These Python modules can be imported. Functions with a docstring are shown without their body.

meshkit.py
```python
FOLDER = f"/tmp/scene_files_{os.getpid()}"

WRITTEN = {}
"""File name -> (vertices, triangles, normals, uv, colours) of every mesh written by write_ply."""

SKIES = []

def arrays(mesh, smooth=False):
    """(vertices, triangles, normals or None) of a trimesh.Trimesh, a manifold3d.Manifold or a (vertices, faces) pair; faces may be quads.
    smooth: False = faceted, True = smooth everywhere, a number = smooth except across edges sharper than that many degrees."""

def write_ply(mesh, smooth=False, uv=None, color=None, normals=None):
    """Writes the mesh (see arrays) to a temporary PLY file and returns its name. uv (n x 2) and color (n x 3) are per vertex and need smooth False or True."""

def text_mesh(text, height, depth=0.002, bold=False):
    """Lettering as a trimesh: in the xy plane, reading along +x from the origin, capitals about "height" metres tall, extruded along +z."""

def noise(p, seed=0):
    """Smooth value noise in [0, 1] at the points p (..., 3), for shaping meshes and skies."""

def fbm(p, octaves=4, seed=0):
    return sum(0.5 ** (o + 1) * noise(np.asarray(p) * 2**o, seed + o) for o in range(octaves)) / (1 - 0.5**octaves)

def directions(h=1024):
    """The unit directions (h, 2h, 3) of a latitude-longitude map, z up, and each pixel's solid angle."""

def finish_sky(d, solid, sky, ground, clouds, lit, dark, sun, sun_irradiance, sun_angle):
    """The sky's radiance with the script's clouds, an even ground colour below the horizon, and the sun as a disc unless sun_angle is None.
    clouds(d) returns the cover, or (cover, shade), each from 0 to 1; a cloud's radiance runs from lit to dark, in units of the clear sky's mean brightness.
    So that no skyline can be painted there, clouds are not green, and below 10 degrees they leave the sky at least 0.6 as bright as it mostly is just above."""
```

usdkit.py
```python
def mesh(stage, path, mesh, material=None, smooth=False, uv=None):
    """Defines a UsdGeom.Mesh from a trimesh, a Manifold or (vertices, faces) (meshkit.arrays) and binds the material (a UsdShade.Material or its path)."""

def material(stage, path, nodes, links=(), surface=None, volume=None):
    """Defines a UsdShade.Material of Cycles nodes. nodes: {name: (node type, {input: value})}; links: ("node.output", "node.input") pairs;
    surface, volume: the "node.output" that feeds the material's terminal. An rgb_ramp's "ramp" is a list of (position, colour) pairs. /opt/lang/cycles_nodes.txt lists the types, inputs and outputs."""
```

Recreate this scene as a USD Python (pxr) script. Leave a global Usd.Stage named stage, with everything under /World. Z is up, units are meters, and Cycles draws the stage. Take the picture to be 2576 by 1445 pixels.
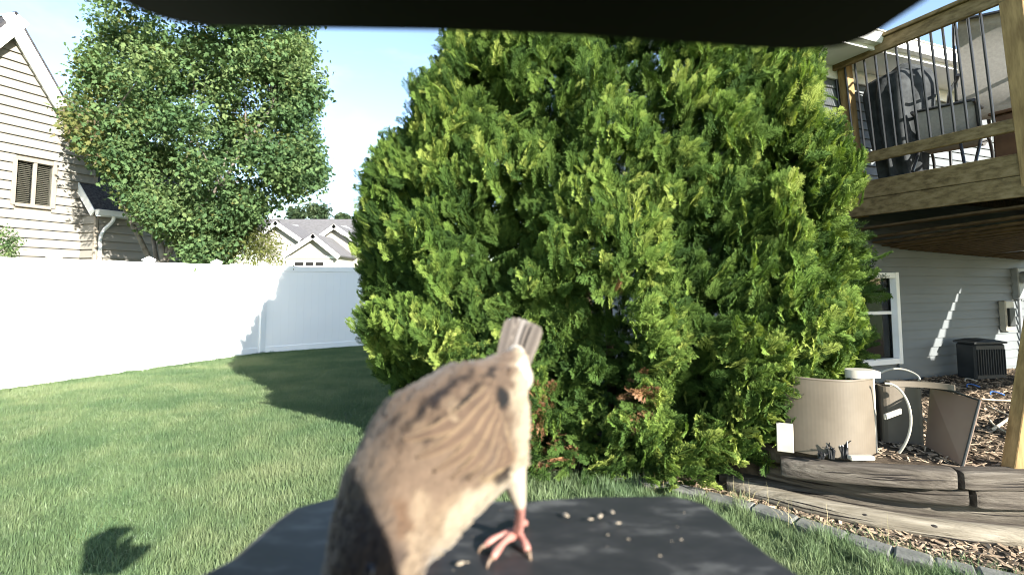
import math, random
import numpy as np
import trimesh
import manifold3d as m3
import shapely.geometry as sg
import usdkit, meshkit
from pxr import Usd, UsdGeom, UsdLux, UsdShade, Gf, Sdf, Vt

# ------------------------------------------------------------------ camera, sky, sun
stage = Usd.Stage.CreateInMemory()
UsdGeom.SetStageUpAxis(stage, UsdGeom.Tokens.z)
UsdGeom.SetStageMetersPerUnit(stage, 1.0)
UsdGeom.Xform.Define(stage, '/World')
UsdGeom.Scope.Define(stage, '/World/Looks')

EYE = np.array([0, 0, 1.46])
PITCH = math.radians(4.0)
F_ = 1288.0                       # focal length, in units where the picture is 2576 wide
CY = 710 - F_ * math.tan(PITCH)
FW = np.array([0, math.cos(PITCH), math.sin(PITCH)])
UP = np.array([0, -math.sin(PITCH), math.cos(PITCH)])

cam = UsdGeom.Camera.Define(stage, '/World/camera')
cam.CreateHorizontalApertureAttr(36.0)
cam.CreateVerticalApertureAttr(36.0 * 574 / 1024)
cam.CreateFocalLengthAttr(18.0)
cam.CreateVerticalApertureOffsetAttr((CY - 722.5) / 2576 * 36.0)
cam.CreateFStopAttr(11.0)
cam.CreateFocusDistanceAttr(5.5)
cam.CreateClippingRangeAttr(Gf.Vec2f(0.01, 2000))
EXPOSURE = 2.05
cam.CreateExposureAttr(EXPOSURE)
cx_ = UsdGeom.Xformable(cam)
M = np.eye(4)
M[0, :3] = [1, 0, 0]; M[1, :3] = UP; M[2, :3] = -FW; M[3, :3] = EYE
cx_.AddTransformOp().Set(Gf.Matrix4d(M.tolist()))


def ray(u, v):
    d = FW * F_ + np.array([1, 0, 0]) * (u - 1288) + UP * (CY - v)
    return d / d[1]


def G(u, v, z=0.0):               # point of the level z seen there
    d = ray(u, v)
    return EYE + d * ((z - EYE[2]) / d[2])


def P(u, v, y):                   # point at the distance y seen there
    return EYE + ray(u, v) * y


def pix(p):
    q = np.asarray(p, float) - EYE
    d = q @ FW
    return np.stack([1288 + F_ * q[..., 0] / d, CY - F_ * (q @ UP) / d], -1)


spot = G(243, 1392)
SUN = np.array([0.0, -0.07, 1.465]) - spot
SUN /= np.linalg.norm(SUN)
ELEV = math.asin(SUN[2])
ROT = math.atan2(SUN[0], SUN[1])

sun = UsdLux.DistantLight.Define(stage, '/World/sun')
sun.CreateIntensityAttr(1.22)
sun.CreateNormalizeAttr(True)
sun.CreateAngleAttr(0.5)
sun.CreateColorAttr(Gf.Vec3f(1.0, 0.955, 0.88))
zx = SUN
xx = np.cross([0, 0, 1], zx); xx /= np.linalg.norm(xx)
yx = np.cross(zx, xx)
M = np.eye(4); M[0, :3] = xx; M[1, :3] = yx; M[2, :3] = zx
UsdGeom.Xformable(sun).AddTransformOp().Set(Gf.Matrix4d(M.tolist()))

dome = UsdLux.DomeLight.Define(stage, '/World/sky')
dome.CreateIntensityAttr(1.0)
sky_m = usdkit.material(stage, '/World/Looks/sky', {
    'tc': ('texture_coordinate', {}),
    'mp': ('mapping', {'scale': (1.0, 1.0, 3.2)}),
    'n': ('noise_texture', {'scale': 2.3, 'detail': 7.0, 'roughness': 0.58, 'distortion': 0.4}),
    'r': ('rgb_ramp', {'ramp': [(0.0, (0, 0, 0)), (0.50, (0.0, 0.0, 0.0)), (0.70, (0.5, 0.5, 0.5)), (1.0, (0.8, 0.8, 0.8))]}),
    's': ('sky_texture', {'sky_type': 'single_scattering', 'sun_disc': False, 'sun_elevation': ELEV, 'sun_rotation': ROT, 'altitude': 300.0, 'air_density': 1.0, 'aerosol_density': 0.35}),
    'mix': ('mix', {'mix_type': 'mix', 'color2': (3.0, 3.1, 3.2)}),
    'b': ('background_shader', {'strength': 0.10}),
}, [('tc.generated', 'mp.vector'), ('mp.vector', 'n.vector'), ('n.fac', 'r.fac'), ('r.color', 'mix.fac'), ('s.color', 'mix.color1'), ('mix.color', 'b.color')], surface='b.background')
UsdShade.MaterialBindingAPI.Apply(dome.GetPrim()).Bind(sky_m)
for k, val in (('kind', 'structure'),):
    dome.GetPrim().SetCustomDataByKey(k, val)

rng = np.random.default_rng(7)
rnd = random.Random(7)

# ------------------------------------------------------------------ helpers
used = {}


def numbered(path):
    n = used.get(path, -1) + 1
    used[path] = n
    return path if n == 0 else f'{path}_{n:03d}'


def frame(loc=(0, 0, 0), rotz=0.0):
    m = np.eye(4)
    c, s = math.cos(rotz), math.sin(rotz)
    m[:2, :2] = [[c, -s], [s, c]]
    m[:3, 3] = loc
    return m


class Thing:
    """An Xform at the base of a thing; parts are given in world coordinates unless local=True."""

    def __init__(self, name, label, cat, loc=(0, 0, 0), rotz=0.0, group=None, kind=None):
        self.path = numbered('/World/' + name)
        x = UsdGeom.Xform.Define(stage, self.path)
        self.m = frame(loc, rotz)
        x.AddTranslateOp().Set(Gf.Vec3d(*map(float, loc)))
        if rotz:
            x.AddRotateZOp().Set(math.degrees(rotz))
        self.inv = np.linalg.inv(self.m)
        p = x.GetPrim()
        for k, v in (('label', label), ('category', cat), ('group', group), ('kind', kind)):
            if v:
                p.SetCustomDataByKey(k, v)

    def part(self, name, mesh, mat, parent=None, smooth=False, local=False, label=None, kind=None, color=None):
        v, f = vf(mesh)
        if not local:
            v = v @ self.inv[:3, :3].T + self.inv[:3, 3]
        path = numbered((parent or self.path) + '/' + name)
        pm = usdkit.mesh(stage, path, trimesh.Trimesh(v, f, process=False), mat, smooth=smooth)
        if color is not None:
            UsdGeom.PrimvarsAPI(pm).CreatePrimvar('tint', Sdf.ValueTypeNames.Color3fArray, 'vertex').Set(Vt.Vec3fArray.FromNumpy(np.asarray(color, np.float32)))
        for k, val in (('label', label), ('kind', kind)):
            if val:
                pm.GetPrim().SetCustomDataByKey(k, val)
        return path


def single(name, mesh, mat, label=None, cat=None, group=None, kind=None, smooth=False, loc=(0, 0, 0)):
    """A thing that is one mesh (world coordinates)."""
    v, f = vf(mesh)
    path = numbered('/World/' + name)
    pm = usdkit.mesh(stage, path, trimesh.Trimesh(v - np.asarray(loc), f, process=False), mat, smooth=smooth)
    if any(loc):
        UsdGeom.Xformable(pm).AddTranslateOp().Set(Gf.Vec3d(*map(float, loc)))
    for k, val in (('label', label), ('category', cat), ('group', group), ('kind', kind)):
        if val:
            pm.GetPrim().SetCustomDataByKey(k, val)
    return path


def instancer(path, protos, pos, quats, scales, idx, mat_for):
    """protos: list of (mesh, material)."""
    pi = UsdGeom.PointInstancer.Define(stage, path)
    rel = pi.CreatePrototypesRel()
    for k, (mesh, mat, sm) in enumerate(protos):
        pp = f'{path}/prototypes/{mat_for}_{k:03d}' if k else f'{path}/prototypes/{mat_for}'
        usdkit.mesh(stage, pp, mesh, mat, smooth=sm)
        rel.AddTarget(pp)
    pi.CreatePositionsAttr(Vt.Vec3fArray.FromNumpy(np.asarray(pos, np.float32)))
    q = np.asarray(quats, float)
    pi.CreateOrientationsAttr(Vt.QuathArray([Gf.Quath(float(a), float(b), float(c), float(d)) for a, b, c, d in q]))
    s = np.asarray(scales, np.float32)
    if s.ndim == 1:
        s = np.repeat(s[:, None], 3, 1)
    pi.CreateScalesAttr(Vt.Vec3fArray.FromNumpy(s))
    pi.CreateProtoIndicesAttr(Vt.IntArray.FromNumpy(np.asarray(idx, np.int32)))
    return pi


def quats_from_axes(X, Y, Z):
    """unit quaternions (w,x,y,z) of the rotations whose columns are X, Y, Z."""
    from scipy.spatial.transform import Rotation
    q = Rotation.from_matrix(np.stack([X, Y, Z], -1)).as_quat()
    return q[:, [3, 0, 1, 2]]


def nrm(a):
    a = np.asarray(a, float)
    return a / np.maximum(np.linalg.norm(a, axis=-1, keepdims=True), 1e-12)


def vf(mesh):
    if hasattr(mesh, 'to_mesh'):
        q = mesh.to_mesh()
        return np.array(q.vert_properties[:, :3], float), np.array(q.tri_verts)
    if isinstance(mesh, (list, tuple)):
        if len(mesh) and not isinstance(mesh[0], np.ndarray):
            mm = [vf(x) for x in mesh]
            off = np.cumsum([0] + [len(a) for a, _ in mm])
            return np.vstack([a for a, _ in mm]), np.vstack([b + o for (_, b), o in zip(mm, off)])
        v, f = np.asarray(mesh[0], float), np.asarray(mesh[1], int)
        if f.shape[1] == 4:
            f = np.vstack([f[:, [0, 1, 2]], f[:, [0, 2, 3]]])
        return v, f
    return np.array(mesh.vertices), np.array(mesh.faces)


def hull(pts):
    return m3.Manifold.hull_points(np.asarray(pts, float))


def cbox(size, ch=0.004):
    """chamfered box centred at the origin"""
    s = np.asarray(size, float) / 2
    ch = min(ch, 0.45 * s.min())
    pts = []
    for sx in (-1, 1):
        for sy in (-1, 1):
            for sz in (-1, 1):
                for k in range(3):
                    o = np.array([sx, sy, sz]) * (s - ch)
                    o[k] = [sx, sy, sz][k] * s[k]
                    pts.append(o)
    return hull(pts)


def place(mesh, X, Y, Z, o):
    v, f = vf(mesh)
    return v @ np.array([X, Y, Z]) + np.asarray(o), f


def board(p0, p1, w, h, side=None, ch=0.004, at=(0, 0)):
    """a board from p0 to p1; side: direction of its width w; at: shift in (width, height)"""
    p0, p1 = np.asarray(p0, float), np.asarray(p1, float)
    L = np.linalg.norm(p1 - p0)
    X = (p1 - p0) / L
    if side is None:
        side = np.cross([0, 0, 1], X) if abs(X[2]) < 0.95 else np.array([1.0, 0, 0])
    Y = np.asarray(side, float)
    Y = Y - X * (Y @ X)
    Y = Y / np.linalg.norm(Y)
    Z = np.cross(X, Y)
    return place(cbox((L, w, h), ch), X, Y, Z, (p0 + p1) / 2 + Y * at[0] + Z * at[1])


def tube(points, radii, sides=8, cap=True):
    p = np.asarray(points, float)
    r = np.broadcast_to(np.asarray(radii, float), (len(p),))
    t = nrm(np.gradient(p, axis=0))
    a = np.zeros_like(p)
    a[0] = nrm(np.cross(t[0], [0.3, 0.2, 0.93] if abs(t[0, 2]) < 0.9 else [1, 0, 0.1]))
    for i in range(1, len(p)):
        a[i] = nrm(a[i - 1] - t[i] * (a[i - 1] @ t[i]))
    b = np.cross(t, a)
    ang = np.arange(sides) * 2 * np.pi / sides
    v = (p[:, None] + r[:, None, None] * (np.cos(ang)[None, :, None] * a[:, None] + np.sin(ang)[None, :, None] * b[:, None])).reshape(-1, 3)
    i, j = np.meshgrid(np.arange(len(p) - 1), np.arange(sides), indexing='ij')
    q = np.stack([i * sides + j, i * sides + (j + 1) % sides, (i + 1) * sides + (j + 1) % sides, (i + 1) * sides + j], -1).reshape(-1, 4)
    f = np.vstack([q[:, [0, 1, 2]], q[:, [0, 2, 3]]])
    if cap:
        n = len(v)
        v = np.vstack([v, p[0], p[-1]])
        e = (len(p) - 1) * sides
        j = np.arange(sides)
        f = np.vstack([f, np.stack([np.full(sides, n), (j + 1) % sides, j], 1), np.stack([np.full(sides, n + 1), e + j, e + (j + 1) % sides], 1)])
    return v, f


def spline(pts, n=24):
    from scipy.interpolate import CubicSpline
    p = np.asarray(pts, float)
    d = np.concatenate([[0], np.cumsum(np.linalg.norm(np.diff(p, axis=0), axis=1))])
    return CubicSpline(d, p)(np.linspace(0, d[-1], n))


def prism(poly, z0, z1):
    m = trimesh.creation.extrude_polygon(sg.Polygon(poly), z1 - z0, engine='earcut')
    v = np.array(m.vertices); v[:, 2] += z0
    return v, np.array(m.faces)


def sheet(poly, z):
    m = trimesh.creation.triangulate_polygon(sg.Polygon(poly), engine='earcut')
    return np.column_stack([m[0], np.full(len(m[0]), z)]), m[1]


def slab(o, A, B, N, pts, thick):
    """a flat polygon pts in the frame (o, A, B), thick along -N"""
    v, f = prism(pts, -thick, 0)
    X, Y, Z = nrm(A), nrm(B), nrm(N)
    if np.dot(np.cross(X, Y), Z) < 0:
        f = f[:, ::-1]
    return v @ np.array([X, Y, Z]) + o, f


# ------------------------------------------------------------------ materials
def mat(name, c1, c2=None, scale=8.0, rough=0.7, spec=0.3, bump=0.0, bump_scale=None, coord='pos', stretch=(1, 1, 1), rot=(0, 0, 0), detail=5.0, c3=None, lo=0.35, hi=0.65, metallic=0.0, rand=0.0, coat=0.0, bdist=0.01):
    nodes = {'p': ('principled_bsdf', {'roughness': rough, 'specular_ior_level': spec, 'metallic': metallic, 'base_color': c1, 'coat_weight': coat})}
    links = []
    if c2 is not None or bump:
        nodes['g'] = ('geometry', {}) if coord == 'pos' else ('texture_coordinate', {})
        nodes['mp'] = ('mapping', {'scale': stretch, 'rotation': rot})
        links.append(('g.position' if coord == 'pos' else 'g.object', 'mp.vector'))
    last = None
    if c2 is not None:
        nodes['n'] = ('noise_texture', {'scale': scale, 'detail': detail, 'roughness': 0.6})
        ramp = [(0.0, c1), (lo, c1), (hi, c2), (1.0, c2)] if c3 is None else [(0.0, c1), (lo, c1), ((lo + hi) / 2, c2), (hi, c3), (1.0, c3)]
        nodes['r'] = ('rgb_ramp', {'ramp': ramp})
        links += [('mp.vector', 'n.vector'), ('n.fac', 'r.fac')]
        last = 'r.color'
    if rand:
        nodes['oi'] = ('object_info', {})
        nodes['rr'] = ('map_range', {'from_min': 0.0, 'from_max': 1.0, 'to_min': 1 - rand, 'to_max': 1 + rand})
        nodes['h'] = ('hsv', {'color': c1})
        links += [('oi.random', 'rr.value'), ('rr.result', 'h.value')]
        if last:
            links.append((last, 'h.color'))
        last = 'h.color'
    if last:
        links.append((last, 'p.base_color'))
    if bump:
        nodes['bn'] = ('noise_texture', {'scale': bump_scale or scale * 3, 'detail': 6.0, 'roughness': 0.65})
        nodes['b'] = ('bump', {'strength': bump, 'distance': bdist})
        links += [('mp.vector', 'bn.vector'), ('bn.fac', 'b.height'), ('b.normal', 'p.normal')]
    return usdkit.material(stage, '/World/Looks/' + name, nodes, links, surface='p.BSDF')


def leaf_mat(name, dark, mid, light, scale, trans=0.35, rough=0.5, spec=0.3, rand=0.25, tcol=None):
    """foliage: colour varies over the plant and from piece to piece; light passes through"""
    nodes = {
        'g': ('geometry', {}), 'oi': ('object_info', {}),
        'n': ('noise_texture', {'scale': scale, 'detail': 3.0}),
        'ad': ('math', {'math_type': 'multiply_add', 'value2': 0.45, 'value3': 0.0}),
        'sm': ('math', {'math_type': 'add'}),
        'r': ('rgb_ramp', {'ramp': [(0.0, dark), (0.45, dark), (0.72, mid), (1.0, light)]}),
        'p': ('principled_bsdf', {'roughness': rough, 'specular_ior_level': spec}),
        't': ('translucent_bsdf', {}),
        'gm': ('mix', {'mix_type': 'multiply', 'fac': 1.0, 'color2': tcol or (1.0, 1.0, 0.5)}),
        'm': ('mix_closure', {'fac': trans}),
    }
    links = [('g.position', 'n.vector'), ('oi.random', 'ad.value1'), ('ad.value', 'sm.value1'), ('n.fac', 'sm.value2'), ('sm.value', 'r.fac'), ('r.color', 'p.base_color'),
             ('r.color', 'gm.color1'), ('gm.color', 't.color'), ('p.BSDF', 'm.closure1'), ('t.BSDF', 'm.closure2')]
    return usdkit.material(stage, '/World/Looks/' + name, nodes, links, surface='m.closure')


W = dict(
    lawn=mat('lawn', (0.10, 0.155, 0.06), (0.16, 0.20, 0.085), 9.0, 0.95, 0.1, bump=0.6, bump_scale=60),
    soil=mat('soil', (0.035, 0.026, 0.018), (0.11, 0.085, 0.058), 14, 0.95, 0.1, bump=0.8, bump_scale=70),
    blade=None,
    vinyl=mat('white_vinyl', (0.86, 0.86, 0.85), (0.89, 0.89, 0.88), 0.8, 0.35, 0.4),
    trim=mat('white_trim', (0.76, 0.75, 0.73), (0.70, 0.69, 0.66), 3, 0.5, 0.3),
    beige=mat('beige_siding', (0.235, 0.22, 0.19), (0.21, 0.197, 0.17), 1.3, 0.6, 0.3, rand=0.04),
    beige_trim=mat('beige_trim', (0.26, 0.23, 0.185), (0.23, 0.20, 0.16), 3, 0.6, 0.3),
    grey_siding=mat('pale_siding', (0.125, 0.136, 0.138), (0.110, 0.120, 0.122), 1.3, 0.55, 0.3, rand=0.04),
    shingle=mat('dark_shingle', (0.028, 0.028, 0.032), (0.075, 0.072, 0.075), 22, 0.9, 0.15, bump=0.7, bump_scale=40),
    shingle_far=mat('grey_shingle', (0.105, 0.10, 0.10), (0.14, 0.135, 0.135), 5, 0.9, 0.15),
    far_wall=mat('far_wall', (0.36, 0.335, 0.285), (0.33, 0.305, 0.26), 2, 0.7, 0.2),
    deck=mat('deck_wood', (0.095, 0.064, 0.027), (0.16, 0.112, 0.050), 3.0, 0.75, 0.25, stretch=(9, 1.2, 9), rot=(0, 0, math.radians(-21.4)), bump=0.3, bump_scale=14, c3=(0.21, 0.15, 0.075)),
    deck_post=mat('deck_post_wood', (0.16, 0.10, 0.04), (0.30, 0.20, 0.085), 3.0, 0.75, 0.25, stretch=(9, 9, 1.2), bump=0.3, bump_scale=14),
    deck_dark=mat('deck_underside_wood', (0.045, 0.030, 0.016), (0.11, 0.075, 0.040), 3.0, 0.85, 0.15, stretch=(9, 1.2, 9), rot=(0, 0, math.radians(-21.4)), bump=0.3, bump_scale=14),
    black=mat('black_metal', (0.012, 0.012, 0.013), None, rough=0.35, spec=0.5),
    plastic=mat('feeder_plastic', (0.0016, 0.0015, 0.0016), (0.0022, 0.0021, 0.0022), 40, 0.6, 0.06),
    log=mat('shaded_weathered_timber', (0.048, 0.040, 0.030), (0.098, 0.085, 0.066), 2.2, 0.85, 0.2, coord='obj', stretch=(1.0, 13, 13), bump=0.8, bump_scale=6, bdist=.02, c3=(0.165, 0.147, 0.117), lo=0.3, hi=0.72, rand=0.12),  # weathered tone darkened to paint shade on the second course
    log_dark=mat('dark_weathered_timber', (0.040, 0.033, 0.026), (0.088, 0.075, 0.060), 2.2, 0.85, 0.2, coord='obj', stretch=(1.0, 13, 13), bump=0.8, bump_scale=6, bdist=.02, c3=(0.150, 0.132, 0.108), lo=0.3, hi=0.72, rand=0.12),
    log_pale=mat('pale_weathered_timber', (0.115, 0.098, 0.072), (0.205, 0.18, 0.135), 2.2, 0.85, 0.2, coord='obj', stretch=(1.0, 13, 13), bump=0.8, bump_scale=6, bdist=.02, c3=(0.29, 0.26, 0.205), lo=0.3, hi=0.72),
    crack=mat('timber_crack', (0.012, 0.009, 0.007)),
    concrete=mat('concrete', (0.10, 0.102, 0.092), (0.165, 0.165, 0.148), 9, 0.9, 0.2, bump=0.4, bump_scale=60, rand=0.08),
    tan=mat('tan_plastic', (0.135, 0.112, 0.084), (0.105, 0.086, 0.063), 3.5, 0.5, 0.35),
    tan_pink=mat('pinkish_tan_plastic', (0.165, 0.105, 0.078), (0.19, 0.135, 0.10), 3.5, 0.5, 0.35),
    offwhite=mat('off_white_plastic', (0.40, 0.37, 0.31), (0.32, 0.295, 0.245), 6, 0.45, 0.4),
    ac=mat('dark_grey_metal', (0.016, 0.018, 0.018), (0.024, 0.026, 0.026), 6, 0.5, 0.3),
    meter=mat('meter_grey', (0.20, 0.21, 0.22), (0.26, 0.27, 0.28), 6, 0.45, 0.4),
    fabric=mat('dark_fabric', (0.018, 0.020, 0.021), (0.040, 0.044, 0.045), 12, 0.8, 0.2, bump=0.3, bump_scale=30),
    sling=mat('grey_sling', (0.20, 0.19, 0.175), (0.24, 0.23, 0.21), 40, 0.8, 0.2),
    bark=mat('grey_bark', (0.13, 0.11, 0.085), (0.24, 0.22, 0.185), 9, 0.9, 0.15, bump=0.5, bump_scale=30),
    bark_dark=mat('brown_bark', (0.055, 0.038, 0.026), (0.12, 0.085, 0.06), 9, 0.9, 0.15, bump=0.6, bump_scale=30),
    blind=mat('window_blind', (0.20, 0.17, 0.135), (0.16, 0.135, 0.105), 3, 0.6, 0.3),
    room=mat('dark_room', (0.012, 0.011, 0.010)),
    curtain=mat('pale_curtain', (0.42, 0.42, 0.40), (0.34, 0.34, 0.32), 4, 0.8, 0.1),
    pink=mat('bird_leg_skin', (0.36, 0.17, 0.14), (0.28, 0.125, 0.10), 240, 0.5, 0.4),
    eye=mat('bird_eye', (0.008, 0.006, 0.005), None, rough=0.08, spec=0.6),
    beak=mat('bird_beak', (0.20, 0.14, 0.09), (0.15, 0.10, 0.07), 200, 0.4, 0.4),
    seed=mat('seed_husk', (0.36, 0.31, 0.24), (0.22, 0.18, 0.13), 300, 0.6, 0.3),
    stick=mat('pale_stick', (0.42, 0.35, 0.25), (0.55, 0.48, 0.36), 20, 0.8, 0.2),
    blue=mat('blue_plastic', (0.05, 0.13, 0.36), None, rough=0.4),
    brown=mat('brown_cushion', (0.075, 0.042, 0.025), (0.10, 0.058, 0.034), 10, 0.8, 0.2),
)
W['pane'] = usdkit.material(stage, '/World/Looks/window_glass', {
    't': ('transparent_bsdf', {'color': (0.85, 0.88, 0.88)}), 'g': ('glossy_bsdf', {'roughness': 0.01, 'color': (0.9, 0.9, 0.9)}),
    'f': ('fresnel', {'IOR': 1.5}), 'm': ('mix_closure', {})},
    [('f.fac', 'm.fac'), ('t.BSDF', 'm.closure1'), ('g.BSDF', 'm.closure2')], surface='m.closure')
W['blade'] = usdkit.material(stage, '/World/Looks/grass_blade', {
    'g': ('geometry', {}),
    'n': ('noise_texture', {'scale': 0.9, 'detail': 4.0, 'roughness': 0.65}),
    'r': ('rgb_ramp', {'ramp': [(0.0, (0.13, 0.235, 0.10)), (0.40, (0.175, 0.29, 0.125)), (0.52, (0.255, 0.365, 0.16)), (0.64, (0.37, 0.455, 0.215)), (1.0, (0.38, 0.44, 0.215))]}),
    'h': ('hsv', {}), 'rr': ('map_range', {'from_min': 0.0, 'from_max': 1.0, 'to_min': 0.5, 'to_max': 1.65}),
    'p': ('principled_bsdf', {'roughness': 0.5, 'specular_ior_level': 0.35}),
    't': ('translucent_bsdf', {}), 'm': ('mix_closure', {'fac': 0.3})},
    [('g.position', 'n.vector'), ('n.fac', 'r.fac'), ('r.color', 'h.color'), ('g.random_per_island', 'rr.value'), ('rr.result', 'h.value'), ('h.color', 'p.base_color'), ('h.color', 't.color'), ('p.BSDF', 'm.closure1'), ('t.BSDF', 'm.closure2')], surface='m.closure')
W['dry'] = mat('dry_grass', (0.36, 0.31, 0.17), (0.26, 0.23, 0.11), 8, 0.7, 0.2)
W['chip'] = mat('wood_chip', (0.16, 0.115, 0.075), (0.30, 0.23, 0.16), 30, 0.85, 0.2, rand=0.65)
W['tree_leaf'] = leaf_mat('maple_leaf', (0.052, 0.100, 0.042), (0.090, 0.150, 0.058), (0.145, 0.195, 0.075), 0.9, 0.30, rough=.7, spec=.1)
W['tree_leaf_olive'] = leaf_mat('maple_leaf_olive', (0.080, 0.100, 0.034), (0.125, 0.140, 0.046), (0.18, 0.17, 0.06), 0.9, 0.35, rough=.7, spec=.1)
W['tree_leaf_brown'] = leaf_mat('maple_leaf_brown', (0.10, 0.08, 0.045), (0.15, 0.12, 0.065), (0.19, 0.155, 0.085), 0.9, 0.3)
W['bush_leaf'] = leaf_mat('bush_leaf', (0.075, 0.095, 0.026), (0.12, 0.14, 0.036), (0.19, 0.195, 0.055), 1.4, 0.35)
W['far_leaf'] = leaf_mat('far_leaf', (0.028, 0.050, 0.026), (0.045, 0.075, 0.032), (0.075, 0.10, 0.045), 0.5, 0.25)
W['cedar'] = leaf_mat('cedar_spray', (0.028, 0.058, 0.014), (0.056, 0.102, 0.021), (0.100, 0.155, 0.032), 1.1, 0.26, rough=0.7, spec=0.10)
W['cedar_lit_tip'] = leaf_mat('cedar_lit_tip', (0.095, 0.165, 0.032), (0.165, 0.240, 0.050), (0.28, 0.33, 0.080), 1.1, 0.30, rough=0.7, spec=0.10)  # new-growth green, brightened to paint sunlight on the proud sprays too
W['cedar_dead'] = leaf_mat('cedar_dead', (0.13, 0.065, 0.03), (0.20, 0.105, 0.05), (0.26, 0.15, 0.075), 1.5, 0.2)

# ------------------------------------------------------------------ ground
b_ = 400.0
single('lawn', (np.array([[-b_, -b_, 0], [b_, -b_, 0], [b_, b_, 0], [-b_, b_, 0]]), np.array([[0, 1, 2], [0, 2, 3]])), W['lawn'], kind='structure')

# timbers' lines (top front edges), used for the terrace as well
t1 = [G(1838, 1246), G(2033, 1291), G(2247, 1348), G(2450, 1378), G(2600, 1386), G(2760, 1392)]


def on(pts, z):
    return [G(u, v, z) for u, v in pts]


TER = 0.375
onz = lambda pts: [G(u, v, z) for u, v, z in pts]
l4 = onz([(1975, 1155, .335), (2200, 1176, .37), (2420, 1187, .385)])
l4b = onz([(2428, 1187, .385), (2576, 1189, .39), (2900, 1195, .39)])
terr = [(p[0], p[1] + 0.11) for p in l4 + l4b] + [(9.5, 3.3), (10, 9), (3.1, 6.2), (2.6, 5.3), (1.62, 3.9)]
terr_low = [(1.55, 3.85), (1.9, 3.58), (2.3, 3.34), (2.7, 3.16), (3.2, 3.12), (4.5, 3.12)] + terr[-5:]
single('terrace', [prism(terr, 0.282, TER), prism(terr_low, -0.02, 0.28)], W['soil'], kind='structure')
# planting bed between edging and timbers, under the hedge
edge_px = [(1400, 1180), (1490, 1188), (1576, 1203), (1664, 1221), (1773, 1243), (1897, 1275), (2004, 1311), (2128, 1351), (2247, 1388), (2441, 1437), (2600, 1470), (2800, 1500)]
edge = [G(u, v, 0.03) for u, v in edge_px]
bed = [(-1.1, 4.35), (-0.3, 3.95)] + [(p[0], p[1] + 0.03) for p in edge] + [(5.5, 2.9), (5.0, 4.5), (2.6, 5.6), (0.9, 5.8), (-0.8, 5.4)]
single('planting_bed', sheet(bed, 0.012), W['soil'], kind='structure')

# ------------------------------------------------------------------ white fence
FA, FC = G(0, 985), G(668, 889)
FD = G(925, 870)
fdir = nrm((FC - FA)[:2]); bdir = nrm((FD - FC)[:2])
FH = 1.80


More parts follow.
